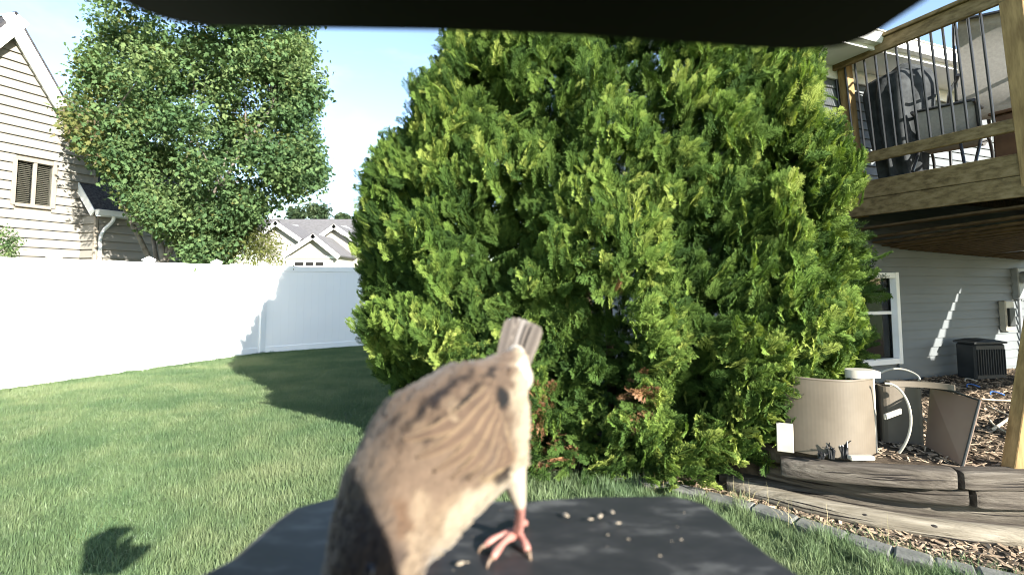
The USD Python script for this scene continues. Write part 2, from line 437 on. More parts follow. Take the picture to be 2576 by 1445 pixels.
def fence(label, start, d2, stations, corner_first=False):
    """posts at the stations (metres from start along d2), panels between them"""
    th = Thing('vinyl_fence', label, 'fence', (start[0], start[1], 0), math.atan2(d2[1], d2[0]))
    for i, s in enumerate(stations):
        if not (i == 0 and corner_first):
            post = cbox((0.125, 0.125, FH + 0.03), 0.008)
            v, f = vf(post)
            p = th.part('post', (v + [s, 0, (FH + 0.03) / 2 - 0.01], f), W['vinyl'], local=True)
            c0 = cbox((0.15, 0.15, 0.03), 0.006); v, f = vf(c0)
            py = hull([[x * .068, y * .068, 0] for x in (-1, 1) for y in (-1, 1)] + [[0, 0, 0.05]]); v2, f2 = vf(py)
            th.part('post_cap', [(v + [s, 0, FH + 0.036], f), (v2 + [s, 0, FH + 0.05], f2)], W['vinyl'], parent=p, local=True)
        if i + 1 < len(stations):
            a, b = s + 0.064, stations[i + 1] - 0.064
            n = max(3, int(round((b - a) / 0.152)))
            w = (b - a) / n
            for k in range(n):
                v, f = vf(cbox((w - 0.0004, 0.022, FH - 0.20), 0.0006))
                th.part('fence_board', (v + [a + (k + .5) * w, 0, 0.06 + (FH - 0.1) / 2], f), W['vinyl'], local=True)
            for z, h in ((FH - 0.055, 0.11), (0.092, 0.12)):
                v, f = vf(cbox((b - a, 0.045, h), 0.006))
                th.part('rail', (v + [(a + b) / 2, 0, z], f), W['vinyl'], local=True)
    return th


def along(u):                       # metres from FA to the post seen at u
    r = (u - 1288) / F_
    return (r * FA[1] - FA[0]) / (fdir[0] - r * fdir[1])


st = [along(u) for u in (136, 374, 545, 662)]
st = [st[0] - 3.9, st[0] - 2.6, st[0] - 1.3] + st
fence('long white vinyl privacy fence on the left, running back to the corner', FA, fdir, st)
CRN = FA[:2] + fdir * st[-1]
fence('white vinyl privacy fence panel in shade, from the corner to the hedge', CRN, bdir, [0, 2.55, 5.1, 7.65], corner_first=True)


# ------------------------------------------------------------------ siding
def siding(th, P0, d2, n2, z0, z1, exposure, extent, m, holes=(), parent=None, lip=0.022):
    """lapped boards: lower edge proud, each a piece of its own; extent(z) gives the run along d2"""
    d = np.array([d2[0], d2[1], 0.0]); n = np.array([n2[0], n2[1], 0.0]); o = np.array([P0[0], P0[1], 0.0])
    z = z0
    while z < z1 - 0.01:
        zt = min(z + exposure, z1)
        (a0, b0), (a1, b1) = extent(z), extent(zt)
        segs = [(a0, b0, a1, b1)]
        for (ha, hb, hz0, hz1) in holes:
            if zt > hz0 + 0.01 and z < hz1 - 0.01:
                nxt = []
                for (p0, q0, p1, q1) in segs:
                    if max(p0, p1) < ha:
                        nxt.append((p0, min(q0, ha), p1, min(q1, ha)))
                    if min(q0, q1) > hb:
                        nxt.append((max(p0, hb), q0, max(p1, hb), q1))
                segs = nxt
        for (p0, q0, p1, q1) in segs:
            if q0 - p0 < 0.02:
                continue
            q1 = max(q1, p1 + 0.002)
            pr = [(p0, z - 0.004, lip), (p0, z - 0.004, 0.0), (p1, zt + 0.004, 0.0), (p1, zt + 0.004, 0.006)]
            pr2 = [(q0, z - 0.004, lip), (q0, z - 0.004, 0.0), (q1, zt + 0.004, 0.0), (q1, zt + 0.004, 0.006)]
            v = np.array([o + d * t + n * k + [0, 0, zz] for t, zz, k in pr + pr2])
            f = np.array([[0, 1, 2], [0, 2, 3], [4, 6, 5], [4, 7, 6], [0, 4, 5], [0, 5, 1], [3, 2, 6], [3, 6, 7], [0, 3, 7], [0, 7, 4], [1, 5, 6], [1, 6, 2]])
            th.part('siding_board', (v, f), m, parent=parent)
        z = zt


# ------------------------------------------------------------------ beige house on the left
hd = np.array([0.37, 0.929]); hn = np.array([0.929, -0.37])
H0 = P(0, 700, 10.0)[:2]


def wall_pt(base, d2, u, v=710):
    q = ray(u, v)
    r = q[0] / q[1]
    return (r * base[1] - base[0]) / (d2[0] - r * d2[1])


def wall_z(base, d2, u, v):
    t = wall_pt(base, d2, u, v)
    return t, P(u, v, base[1] + d2[1] * t)[2]


h3 = lambda t, k, z: np.array([H0[0] + hd[0] * t + hn[0] * k, H0[1] + hd[1] * t + hn[1] * k, z])
ov = 0.22
HO = H0 + hn * ov
tr, zr = wall_z(HO, hd, 41, 26)          # ridge
te, ze = wall_z(HO, hd, 160, 236)        # lower down the rake
zr -= 0.16; ze -= 0.16
sl = (zr - ze) / (te - tr)
tc = wall_pt(H0, hd, 228)                # right corner
house = Thing('beige_house', 'beige lap-sided house with a steep white-trimmed gable, behind the left fence', 'house', (H0[0], H0[1], 0), math.atan2(hd[1], hd[0]))
wt0, wz1 = wall_z(H0, hd, 41, 402)
wt1, wz0 = wall_z(H0, hd, 126, 520)
hole = (wt0 - 0.01, wt1 + 0.01, wz0 - 0.0, wz1 + 0.0)
rake = lambda z: (max(-2.2, tr - max(0, (zr - z)) / sl), min(tc - 0.05, tr + max(0.0, (zr - z)) / sl))
siding(house, H0, hd, hn, 0.15, zr - 0.02, 0.185, rake, W['beige'], [hole], lip=0.05)
back = slab(h3(0, -0.004, 0), [hd[0], hd[1], 0], [0, 0, 1], [hn[0], hn[1], 0], [(-2.2, 0.05), (tc, 0.05), (tc, zr - sl * (tc - tr)), (tr, zr), (-2.2, zr - sl * (tr + 2.2))], 0.12)
# wall behind the boards with the window opening
gp = sg.Polygon([(-2.2, 0.05), (tc, 0.05), (tc, zr - sl * (tc - tr)), (tr, zr), (-2.2, zr - sl * (tr + 2.2))]).difference(sg.box(*(hole[0], hole[2], hole[1], hole[3])))
wv, wf = vf(trimesh.creation.extrude_polygon(gp, 0.12, engine='earcut'))
X3, Y3, Z3 = np.array([hd[0], hd[1], 0]), np.array([0, 0, 1.0]), np.array([hn[0], hn[1], 0])
house.part('wall', (wv[:, [0]] * X3 + wv[:, [1]] * Y3 + (wv[:, [2]] - 0.124) * Z3 + h3(0, 0, 0) * [1, 1, 0], wf), W['beige_trim'])
house.part('corner_trim', board(h3(tc - 0.02, 0.012, 0.1), h3(tc - 0.02, 0.012, zr - sl * (tc - tr) - 0.05), 0.07, 0.036, side=X3), W['beige_trim'])
# roof: two slopes with an overhang, white rake boards
cs = 1 / math.hypot(1, sl)
for sgn, far, nm in ((1, te + 0.12, 'roof'), (-1, None, 'roof')):
    run = (far - tr) if sgn > 0 else 2.5
    A = h3(tr, ov, zr + 0.14); B = h3(tr + sgn * run, ov, zr + 0.14 - sl * run)
    dvec = np.array([-hn[0], -hn[1], 0.0])
    L = np.linalg.norm(B - A)
    X_ = (B - A) / L
    N_ = nrm(np.cross(X_, dvec)); N_ *= np.sign(N_[2])
    v, f = slab(A, X_, dvec, N_, [(0, 0), (L, 0), (L, 6.0), (0, 6.0)], 0.05)
    r_ = house.part('roof', (v, f), W['shingle'])
    house.part('rake_board', slab(A - N_ * 0.053 - dvec * 0.012, X_, -N_, -dvec, [(0.02, 0), (L, 0), (L, 0.22), (0.02, 0.22)], 0.03), W['trim'], parent=r_)
    house.part('soffit', slab(A - N_ * 0.20 + dvec * 0.02, X_, dvec, -N_, [(0.1, 0), (L, 0), (L, ov - 0.02), (0.1, ov - 0.02)], 0.012), W['trim'], parent=r_)
# window
wc = (wt0 + wt1) / 2
fr = house.part('window', [board(h3(wt0 - 0.03, 0.03, wz0 - 0.04), h3(wt0 - 0.03, 0.03, wz1 + 0.04), 0.07, 0.05, side=X3), board(h3(wt1 + 0.03, 0.03, wz0 - 0.04), h3(wt1 + 0.03, 0.03, wz1 + 0.04), 0.07, 0.05, side=X3),
                          board(h3(wt0 + .006, 0.03, wz1 + 0.03), h3(wt1 - .006, 0.03, wz1 + 0.03), 0.05, 0.06), board(h3(wt0 + .006, 0.03, wz0 - 0.03), h3(wt1 - .006, 0.03, wz0 - 0.03), 0.06, 0.07),
                          board(h3(wc, 0.015, wz0), h3(wc, 0.015, wz1), 0.055, 0.05, side=X3)], W['beige_trim'])
for a, b in ((wt0, wc - 0.03), (wc + 0.03, wt1)):
    house.part('pane', slab(h3(0, 0.0, 0), X3, Y3, Z3, [(a, wz0), (b, wz0), (b, wz1), (a, wz1)], 0.006), W['pane'], parent=fr)
    n = 21
    for k in range(n):
        z = wz0 + 0.02 + (wz1 - wz0 - 0.04) * (k + .5) / n
        v, f = board(h3(a + .01, -0.045, z), h3(b - .01, -0.045, z), 0.034, 0.003, side=np.array([hn[0], hn[1], -0.75]), ch=0.0005)
        house.part('blind_slat', (v, f), W['blind'], parent=fr)
house.part('room_back', slab(h3(0, -0.13, 0), X3, Y3, Z3, [(wt0 - .1, wz0 - .1), (wt1 + .1, wz0 - .1), (wt1 + .1, wz1 + .1), (wt0 - .1, wz1 + .1)], 0.01), W['room'])

# lean-to wing with the low roof
ti = wall_pt(H0, hd, 198)
E0 = h3(ti, 0.03, 0)
r237 = (238 - 1288) / F_
ww = (r237 * E0[1] - E0[0]) / (hn[0] - r237 * hn[1])
siding(house, E0[:2], hn, -hd, 0.15, 2.95, 0.185, lambda z: (0.0, ww - 0.03), W['beige'], lip=0.05)
C0 = h3(ti, 0.03 + ww, 0)
wing_len = 2.9
siding(house, C0[:2], hd, hn, 0.15, 2.86, 0.185, lambda z: (0.03, wing_len), W['beige'], lip=0.05)
house.part('wing_wall', prism([tuple(h3(ti + 0.01, 0.0, 0)[:2]), tuple(h3(ti + .01, 0.026 + ww, 0)[:2]), tuple(h3(ti + wing_len, 0.026 + ww, 0)[:2]), tuple(h3(ti + wing_len, -4.0, 0)[:2]), tuple(h3(tc + 0.03, -4.0, 0)[:2]), tuple(h3(tc + 0.03, 0.0, 0)[:2])], 0.05, 2.9), W['beige_trim'])
house.part('corner_trim', board(h3(ti - 0.015, 0.03 + ww - 0.005, 0.1), h3(ti - 0.015, 0.03 + ww - 0.005, 2.85), 0.06, 0.06, side=X3), W['beige_trim'])
gz = 2.95; gk = 0.03 + ww + 0.13
rs = 1.05
A = h3(ti - 0.12, gk, gz + 0.05)
X_ = np.array([hd[0], hd[1], 0.0])
up_ = nrm(np.array([-hn[0], -hn[1], rs])); N_ = nrm(np.cross(X_, up_)); N_ *= np.sign(N_[2])
Lr = (gk - 0.03) / math.cos(math.atan(rs))
wr = house.part('wing_roof', slab(A, X_, up_, N_, [(0, 0), (wing_len + .3, 0), (wing_len + .3, 3.3), (tc - ti + 0.16, 3.3), (tc - ti + 0.16, Lr), (0, Lr)], 0.04), W['shingle'])
house.part('rake_board', slab(A - X_ * 0.014 - N_ * 0.0, up_, -N_, -X_, [(0, 0.0), (Lr, 0.0), (Lr, 0.17), (0, 0.17)], 0.025), W['trim'], parent=wr)
house.part('gutter', [board(h3(ti - 0.12, gk + 0.06, gz), h3(ti + wing_len, gk + 0.06, gz), 0.115, 0.10), board(h3(ti - 0.12, gk + 0.06, gz + 0.063), h3(ti + wing_len, gk + 0.06, gz + 0.063), 0.13, 0.02)], W['trim'], parent=wr)
house.part('soffit', board(h3(ti, gk - 0.07, gz - 0.055), h3(ti + wing_len, gk - 0.07, gz - 0.055), 0.14, 0.012), W['trim'], parent=wr)
ds = spline([h3(ti + 0.22, gk + 0.05, gz - 0.04), h3(ti + 0.21, gk + 0.045, gz - 0.14), h3(ti + 0.12, gk - 0.05, gz - 0.32), h3(ti + 0.07, gk - 0.085, gz - 0.46), h3(ti + 0.065, gk - 0.09, gz - 0.7)], 18)
ds = np.vstack([ds, h3(ti + 0.065, gk - 0.09, 0.2)])
house.part('downspout', tube(ds, 0.036, 10), W['trim'], smooth=40)

# ------------------------------------------------------------------ far houses and trees
YF = 30.0
fp = lambda u, v, dy=0.0: P(u, v, YF + dy)
FX = np.array([1.0, 0, 0]); FZ = np.array([0, 0, 1.0]); FN = np.array([0, -1.0, 0])


def gable_house(th, uL, uR, uP, vP, vE, y, depth, wall, base=0.0):
    pk, l, r = P(uP, vP, y), P(uL, vE, y), P(uR, vE, y)
    th.part('wall', slab(np.array([0, y, 0.0]), FX, FZ, FN, [(l[0] + .25, base), (r[0] - .25, base), (r[0] - .25, r[2] - .05), (pk[0], pk[2] - 0.2), (l[0] + .25, l[2] - .05)], depth), wall)
    for e in (l, r):
        d = nrm(pk - e); L = np.linalg.norm(pk - e)
        n = nrm(np.cross(d, [0, 1.0, 0])); n = n * np.sign(n[2])
        rf = th.part('roof', slab(e + [0, -0.35, 0], d, [0, 1.0, 0], n, [(0, 0), (L, 0), (L, depth + .4), (0, depth + .4)], 0.10), W['shingle_far'])
        th.part('rake_board', slab(e + [0, -0.38, 0] - n * 0.02, d, -n, [0, -1.0, 0], [(0, 0), (L, 0), (L, 0.24), (0, 0.24)], 0.04), W['trim'], parent=rf)


hA = Thing('far_house', 'far pale house with a long grey shingle roof, seen over the back fence', 'house', (fp(820, 650)[0], YF, 0))
yb = YF + 3.0
r0, r1 = P(640, 551, yb + 5), P(1010, 554, yb + 5)
e0, e1 = P(640, 632, yb), P(1010, 634, yb)
hA.part('wall', slab(np.array([0, yb + .4, 0.0]), FX, FZ, FN, [(e0[0], 0), (e1[0], 0), (e1[0], e1[2]), (e0[0], e0[2])], 9), W['far_wall'])
dd = nrm(r0 - e0); LL = np.linalg.norm(r0 - e0)
hA.part('roof', slab(e0, [1.0, 0, 0], dd, nrm(np.cross([1.0, 0, 0], dd)), [(0, 0), (e1[0] - e0[0], 0), (e1[0] - e0[0], LL), (0, LL)], 0.12), W['shingle_far'])
for u, v in ((743, 569), (865, 571), (873, 575), (881, 579)):
    q = P(u, v, yb + 3.4)
    hA.part('roof_vent', place(cbox((0.35, 0.3, 0.22), 0.02), [1, 0, 0], [0, 1, 0], [0, 0, 1], q), W['meter'])
gable_house(hA, 640, 765, 700, 556, 601, YF + 1.0, 3.5, W['far_wall'])
gable_house(hA, 770, 925, 845, 564, 618, YF + 0.6, 3.5, W['far_wall'])
hB = Thing('far_garage', 'white gabled garage with a row of door panes, in front of the far grey roof', 'garage', (fp(786, 650)[0], YF - 2, 0))
gable_house(hB, 709, 862, 794, 588, 643, YF - 2.0, 4.0, W['far_wall'])
q0, q1 = P(722, 655, YF - 2.03), P(846, 655, YF - 2.03)
gd = hB.part('garage_door', slab(np.array([0, YF - 2.04, 0.0]), FX, FZ, FN, [(q0[0] + .2, 0.0), (q1[0] - .2, 0.0), (q1[0] - .2, q0[2]), (q0[0] + .2, q0[2])], 0.03), W['trim'])
for a, b in ((742, 765), (769, 790), (794, 815)):
    x0, x1 = P(a, 659, YF - 2)[0], P(b, 659, YF - 2)[0]
    z0, z1 = P(a, 668, YF - 2)[2], P(a, 659, YF - 2)[2]
    hB.part('door_pane', slab(np.array([0, YF - 2.045, 0.0]), FX, FZ, FN, [(x0, z0), (x1, z0), (x1, z1), (x0, z1)], 0.02), W['room'], parent=gd)
for z in (P(800, 646, YF - 2)[2],):
    hB.part('trim_band', slab(np.array([0, YF - 2.05, 0.0]), FX, FZ, FN, [(q0[0] - .1, z - .08), (q1[0] + .1, z - .08), (q1[0] + .1, z + .06), (q0[0] - .1, z + .06)], 0.045), W['trim'])


# ------------------------------------------------------------------ foliage pieces
def lobed_leaf(L):
    """a five-lobed leaf lying along +x, slightly cupped"""
    pts = np.array([[0, 0, 0], [0.28, -0.42, 0.05], [0.42, -0.22, 0.02], [0.68, -0.40, 0.04], [0.66, -0.16, 0.0], [1.0, 0, -0.10], [0.66, 0.16, 0.0], [0.68, 0.40, 0.04], [0.42, 0.22, 0.02], [0.28, 0.42, 0.05]]) * L
    f = np.array([[0, 1, 2], [0, 2, 4], [2, 3, 4], [0, 4, 6], [4, 5, 6], [0, 6, 8], [6, 7, 8], [0, 8, 9]])
    return pts, f


def rotm(axis, a):
    return trimesh.transformations.rotation_matrix(a, axis)[:3, :3]


def leaf_cluster(n, L, spread, r, narrow=1.0):
    out = []
    for k in range(n):
        v, f = lobed_leaf(L * r.uniform(0.75, 1.2))
        v = v * [1, narrow, 1]
        yaw = r.uniform(0, 2 * math.pi)
        R = rotm([0, 0, 1], yaw) @ rotm([0, 1, 0], r.uniform(0.1, 1.0)) @ rotm([1, 0, 0], r.uniform(-0.7, 0.7))
        o = np.array([r.gauss(0, spread), r.gauss(0, spread), r.gauss(0, spread * 0.7)])
        out.append((v @ R.T + o, f))
    return vf(out)


def random_quats(n, rg, tilt=0.5):
    from scipy.spatial.transform import Rotation
    yaw = rg.uniform(0, 2 * np.pi, n)
    t = rg.normal(0, tilt, (n, 2))
    q = (Rotation.from_euler('z', yaw) * Rotation.from_euler('xy', t)).as_quat()
    return q[:, [3, 0, 1, 2]]


def limb(th, name, pts, r0, r1, m, n=14, sides=8, parent=None):
    p = spline(pts, n)
    return th.part(name, tube(p, np.linspace(r0, r1, n), sides), m, smooth=60, parent=parent)


# big maple behind the fence
TY = 10.3
tb = P(400, 690, TY); tb[2] = 0
maple = Thing('maple_tree', 'tall green maple with browning lower left leaves, behind the left fence', 'tree', tuple(tb))
cc = P(505, 235, TY); RX, RY, RZ = 2.62, 2.3, 4.0
stems = [[(412, 655), (402, 600), (390, 540), (374, 440), (368, 320), (352, 220)],
         [(376, 655), (352, 600), (330, 560), (305, 500), (285, 430), (262, 330)],
         [(416, 655), (432, 560), (455, 460), (490, 330), (520, 180)],
         [(420, 650), (470, 560), (550, 470), (620, 360), (690, 260), (740, 160)],
         [(395, 655), (385, 590), (398, 480), (415, 360), (430, 200)]]
tips = []
for i, s in enumerate(stems):
    dy = [0.0, -0.5, 0.4, -0.3, 0.9][i]
    pts = [P(u, v, TY + dy * (k / (len(s) - 1)) * 2) for k, (u, v) in enumerate(s)]
    b = pts[0].copy(); b[2] = -0.05
    pts = [b] + pts
    p = limb(maple, 'trunk', pts, 0.085 - 0.008 * i, 0.015, W['bark'])
    tips += [np.array(q) for q in pts[3:]]
rg = np.random.default_rng(11)
# silhouette of the crown, per height: (picture row, left, right)
prof = np.array([(-260, 380, 640), (-120, 265, 760), (0, 205, 805), (75, 195, 805), (150, 175, 828), (230, 160, 842), (300, 140, 815), (360, 170, 825), (420, 235, 842), (470, 280, 838), (500, 300, 760), (530, 325, 690), (570, 360, 640), (610, 430, 610), (650, 450, 590)], float)
cl, wts = [], []
while len(cl) < 275:
    v = rg.uniform(-250, 640)
    l, r = np.interp(v, prof[:, 0], prof[:, 1]), np.interp(v, prof[:, 0], prof[:, 2])
    e = rg.uniform(-1, 1)
    w = max(0.2, (r - l) / 2 / 128 * TY / 10)
    yy = rg.uniform(-1, 1) * 2.0 * math.sqrt(max(0, 1 - e * e)) * min(1, w / 2.2 + .25)
    c_ = P((l + r) / 2 + e * (r - l - 95) / 2, v, TY)
    c_[1] += yy
    if rg.uniform() < 0.35 + 0.65 * max(abs(e), abs(yy) / 2.0):
        cl.append(c_)
cl = np.array(cl)
pos, idx, sc = [], [], []
for c_ in cl:
    n = int(rg.integers(40, 72))
    q = c_ + rg.normal(0, 1, (n, 3)) * [0.24, 0.24, 0.15]
    pu = pix(q)
    l, r = np.interp(pu[:, 1], prof[:, 0], prof[:, 1]), np.interp(pu[:, 1], prof[:, 0], prof[:, 2])
    q = q[(pu[:, 0] > l + 18) & (pu[:, 0] < r - 20)]
    q = q[pix(q)[:, 1] < 668]
    pu = pix(q)
    olive = np.clip((330 - pu[:, 0]) / 200, 0, 1) * np.clip((pu[:, 1] - 60) / 300, 0.05, 1) + 0.05
    brown = np.clip((260 - pu[:, 0]) / 110, 0, 1) * ((pu[:, 1] > 220) & (pu[:, 1] < 440))
    x = rg.uniform(0, 1, len(q))
    k = np.where(x < brown * 0.22, 4, np.where(x < brown * .22 + olive * 0.8, 3, rg.integers(0, 3, len(q))))
    pos.append(q); idx.append(k); sc.append(rg.uniform(0.65, 1.4, len(q)))
    # twig towards the nearest stem
    j = np.argmin([np.linalg.norm((t - c_) * [1, 1, 0.7] - [0, 0, -0.5]) for t in tips])
    t = tips[j]
    if rg.uniform() < 0.5 and pix(c_)[1] > 140:
        limb(maple, 'branch', [t, t * 0.6 + c_ * 0.4 + [0, 0, .12], c_], 0.019, 0.006, W['bark'], 6, 5)
pos, idx, sc = np.vstack(pos), np.concatenate(idx), np.concatenate(sc)
lr = random.Random(3)
protos = [(leaf_cluster(13, 0.078, 0.085, lr, .85), W['tree_leaf'], False) for _ in range(3)] + [(leaf_cluster(12, 0.075, 0.085, lr, .8), W['tree_leaf_olive'], False), (leaf_cluster(11, 0.075, 0.085, lr, 0.6), W['tree_leaf_brown'], False)]
pi = instancer(maple.path + '/crown', protos, pos - tb, random_quats(len(pos), rg), sc, idx, 'leaves')
pi.GetPrim().SetCustomDataByKey('kind', 'stuff')


def leafy(name, label, cat, centre, rad, n, L, m, seed, trunk=True, spread=0.07, clumps=14, narrow=0.6, nl=8):
    """a bush or far tree: trunk and a crown of leaves in clumps"""
    rg = np.random.default_rng(seed)
    base = np.array([centre[0], centre[1], 0.0])
    th = Thing(name, label, cat, tuple(base))
    d = nrm(rg.normal(0, 1, (clumps, 3))); d *= rg.uniform(0.35, 0.8, (clumps, 1))
    cc_ = np.asarray(centre) + d * rad
    pos = np.vstack([c + rg.normal(0, 0.26, (n // clumps, 3)) * rad for c in cc_])
    pos = pos[pos[:, 2] > 0.05]
    lr = random.Random(seed)
    pi = instancer(th.path + '/crown', [(leaf_cluster(nl, L, spread, lr, narrow), m, False) for _ in range(2)], pos - base, random_quats(len(pos), rg), rg.uniform(.8, 1.3, len(pos)), rg.integers(0, 2, len(pos)), 'leaves')
    pi.GetPrim().SetCustomDataByKey('kind', 'stuff')
    if trunk:
        for k in range(3):
            c = cc_[k]
            limb(th, 'trunk', [base + [0.05 * k, 0, -.03], base * .5 + c * .5, c], 0.02 * max(rad), 0.006, W['bark'], 8, 6)
    return th


bc = P(640, 592, 10.95)
leafy('yellow_green_bush', 'yellow-green willowy bush over the back corner of the fence', 'bush', bc, np.array([0.62, 0.45, 0.78]), 620, 0.085, W['bush_leaf'], 5, narrow=0.38)
leafy('small_shrub', 'small green shrub showing over the fence at the left picture edge', 'shrub', P(12, 618, 8.6), np.array([0.20, 0.2, 0.30]), 120, 0.055, W['tree_leaf'], 6, spread=0.04)
leafy('dark_tree', 'dark tree low behind the maple, left of the yellow-green bush', 'tree', P(500, 590, 13.5), np.array([1.1, 0.8, 0.9]), 600, 0.12, W['far_leaf'], 8)
for k, (u, v, rx, rz, lab) in enumerate([(748, 537, 0.9, 0.75, 'left round treetop above the far grey roof'), (797, 536, 1.05, 1.05, 'larger rounded treetop above the middle of the far grey roof'), (862, 549, 0.5, 0.35, 'tiny dark treetop above the far roof ridge'), (915, 545, 0.6, 0.7, 'dark treetop at the right end of the far roof, by the hedge')]):
    leafy('far_tree', lab, 'tree', P(u, v, 46), np.array([rx, 0.9, rz]), 260, 0.32, W['far_leaf'], 20 + k, trunk=True, spread=0.12)

# ------------------------------------------------------------------ pale house on the right, with its deck
dn = np.array([0.365, -0.931])      # house wall faces this way; the deck runs out along it
dt = np.array([0.931, 0.365])       # along the house wall
B0 = np.array([5.19, 6.136])
b3 = lambda t, k, z: np.array([B0[0] + dt[0] * t + dn[0] * k, B0[1] + dt[1] * t + dn[1] * k, z])
TX, TN = np.array([dt[0], dt[1], 0]), np.array([dn[0], dn[1], 0])
RT = lambda u, v, k=0.0: (lambda base: wall_z(base, dt, u, v))(B0 + dn * k)
rh = Thing('pale_house', 'house with pale grey lap siding behind the wooden deck', 'house', (B0[0], B0[1], TER), math.atan2(dt[1], dt[0]))
TL, TRr, EZ = -2.25, 5.0, 3.80
w0t, w1z = RT(2150, 694); w1t, w0z = RT(2254, 903)
holeR = (w0t, w1t, w0z, w1z)
siding(rh, B0, dt, dn, TER - 0.06, EZ, 0.102, lambda z: (TL, TRr), W['grey_siding'], [(w0t - .02, w1t + .02, w0z - .02, w1z + .02)], lip=0.026)
gp = sg.box(TL, 0.0, TRr, EZ).difference(sg.box(w0t, w0z, w1t, w1z))
wv, wf = vf(trimesh.creation.extrude_polygon(gp, 0.14, engine='earcut'))
rh.part('wall', (wv[:, [0]] * TX + wv[:, [1]] * Y3 + (wv[:, [2]] - 0.145) * TN + np.array([B0[0], B0[1], 0]), wf), W['grey_siding'])
rh.part('side_wall', board(b3(TL, -0.15, 1.95), b3(TL, -6, 1.95), 0.12, 3.7), W['grey_siding'])
wmid = w0z + (w1z - w0z) * 0.56
wn = rh.part('window', [board(b3(t, 0.02, w0z - .045), b3(t, 0.02, w1z + .045), 0.06, 0.07, side=TX) for t in (w0t - .01, w1t + .01)] + [board(b3(w0t + .022, 0.02, z), b3(w1t - .022, 0.02, z), 0.07, 0.06) for z in (w0z - .01, w1z + .01)] + [board(b3(w0t + .022, -0.02, wmid), b3(w1t - .022, -0.02, wmid), 0.04, 0.035)], W['trim'])
rh.part('pane', slab(b3(0, -0.03, 0) * [1, 1, 0], TX, Y3, TN, [(w0t, w0z), (w1t, w0z), (w1t, w1z), (w0t, w1z)], 0.006), W['pane'], parent=wn)
rh.part('curtain', slab(b3(0, -0.10, 0) * [1, 1, 0], TX, Y3, TN, [(w0t, wmid - .12), (w0t + (w1t - w0t) * .8, wmid - .12), (w0t + (w1t - w0t) * .8, w1z), (w0t, w1z)], 0.006), W['curtain'], parent=wn)
rh.part('room_back', slab(b3(0, -0.6, 0) * [1, 1, 0], TX, Y3, TN, [(w0t - .5, w0z - .5), (w1t + .5, w0z - .5), (w1t + .5, w1z + .5), (w0t - .5, w1z + .5)], 0.01), W['room'])
# eaves
rh.part('frieze_board', board(b3(TL, 0.03, EZ - 0.06), b3(TRr, 0.03, EZ - 0.06), 0.03, 0.14), W['trim'])
rh.part('soffit', board(b3(TL - .3, 0.24, EZ + 0.02), b3(TRr, 0.24, EZ + 0.02), 0.50, 0.02), W['trim'])
rf = rh.part('roof', slab(b3(TL - .3, 0.52, EZ + 0.16), TX, np.array([-dn[0], -dn[1], 0.42]), np.cross(TX, [-dn[0], -dn[1], 0.42]), [(0, 0), (TRr - TL + .6, 0), (TRr - TL + .6, 5), (0, 5)], 0.04), W['shingle'])
rh.part('fascia', board(b3(TL - .3, 0.48, EZ + 0.07), b3(TRr, 0.48, EZ + 0.07), 0.03, 0.16), W['trim'], parent=rf)
gpr = [(0.0, 0.0), (0.07, 0.0), (0.085, 0.03), (0.10, 0.09), (0.115, 0.095), (0.115, 0.105), (0.09, 0.105), (0.0, 0.105)]
rh.part('gutter', slab(b3(TL - .3, 0.497, EZ + 0.03), TN, Y3, np.cross(TN, Y3), gpr, -(TRr - TL + .3)) if np.dot(np.cross(TN, Y3), TX) > 0 else slab(b3(TL - .3, 0.497, EZ + 0.03), TN, Y3, np.cross(TN, Y3), gpr, TRr - TL + .3), W['trim'], parent=rf)

# deck
deck = Thing('wooden_deck', 'raised brown wooden deck with black balusters on the right', 'deck', (*(b3(-1.674, 0, 0)[:2]), TER), math.atan2(dt[1], dt[0]))
D0, D1 = wall_pt(B0, dt, 2135), 1.78      # along the wall
KE = 4.95                                 # how far it reaches out
ZF = 2.53
rail_lean = 0.10
sp = 0.148
n = int((D1 - D0 - 0.05) / sp)
cz = lambda t, k: 2.235 - max(0.0, 1 - k / 2.4) * (.46 + .035 * t - .34 * math.exp(-(t - D0) / .22))   # under-deck lining falls towards the house
gap = min(range(n), key=lambda k: abs(D0 + 0.06 + (k + .5) * sp - 0.66))
for k in range(n):                        # slot added in the unseen boards to throw a sun patch on the wall
    t = D0 + 0.06 + (k + .5) * sp
    for k0, k1 in (((0.04, 2.6), (4.75, KE)) if k in (gap + 1, gap + 2) else ((0.04, KE),)):
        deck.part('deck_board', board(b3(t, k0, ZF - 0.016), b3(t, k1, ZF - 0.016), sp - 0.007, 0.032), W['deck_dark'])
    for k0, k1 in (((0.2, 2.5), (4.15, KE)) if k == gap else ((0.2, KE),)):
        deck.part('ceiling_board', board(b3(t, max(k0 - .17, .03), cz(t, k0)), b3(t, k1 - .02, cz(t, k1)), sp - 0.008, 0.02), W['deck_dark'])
for k in range(11):
    kk = 0.35 + k * 0.41
    for ta, tb_ in (((D0 + .05, .5), (1.12, D1 - .02)) if 2.3 < kk < 4.7 else ((D0 + .05, D1 - .02),)):  # joists stop short so the sun clears the added slot
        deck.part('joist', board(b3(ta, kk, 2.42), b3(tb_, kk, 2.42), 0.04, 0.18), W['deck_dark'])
for z0, z1, kk in ((2.155, 2.33, 0.0), (2.334, 2.515, 0.006)):
    deck.part('fascia_board', board(b3(D0, 0.02, (z0 + z1) / 2), b3(D0, KE, (z0 + z1) / 2), 0.04, z1 - z0), W['deck'])
deck.part('end_fascia', board(b3(D0 + 0.03, KE + 0.02, 2.335), b3(D1, KE + 0.02, 2.335), 0.04, 0.36), W['deck'])
deck.part('far_fascia', board(b3(D1 + .02, 0.02, 2.335), b3(D1 + .02, KE, 2.335), 0.04, 0.36), W['deck'])
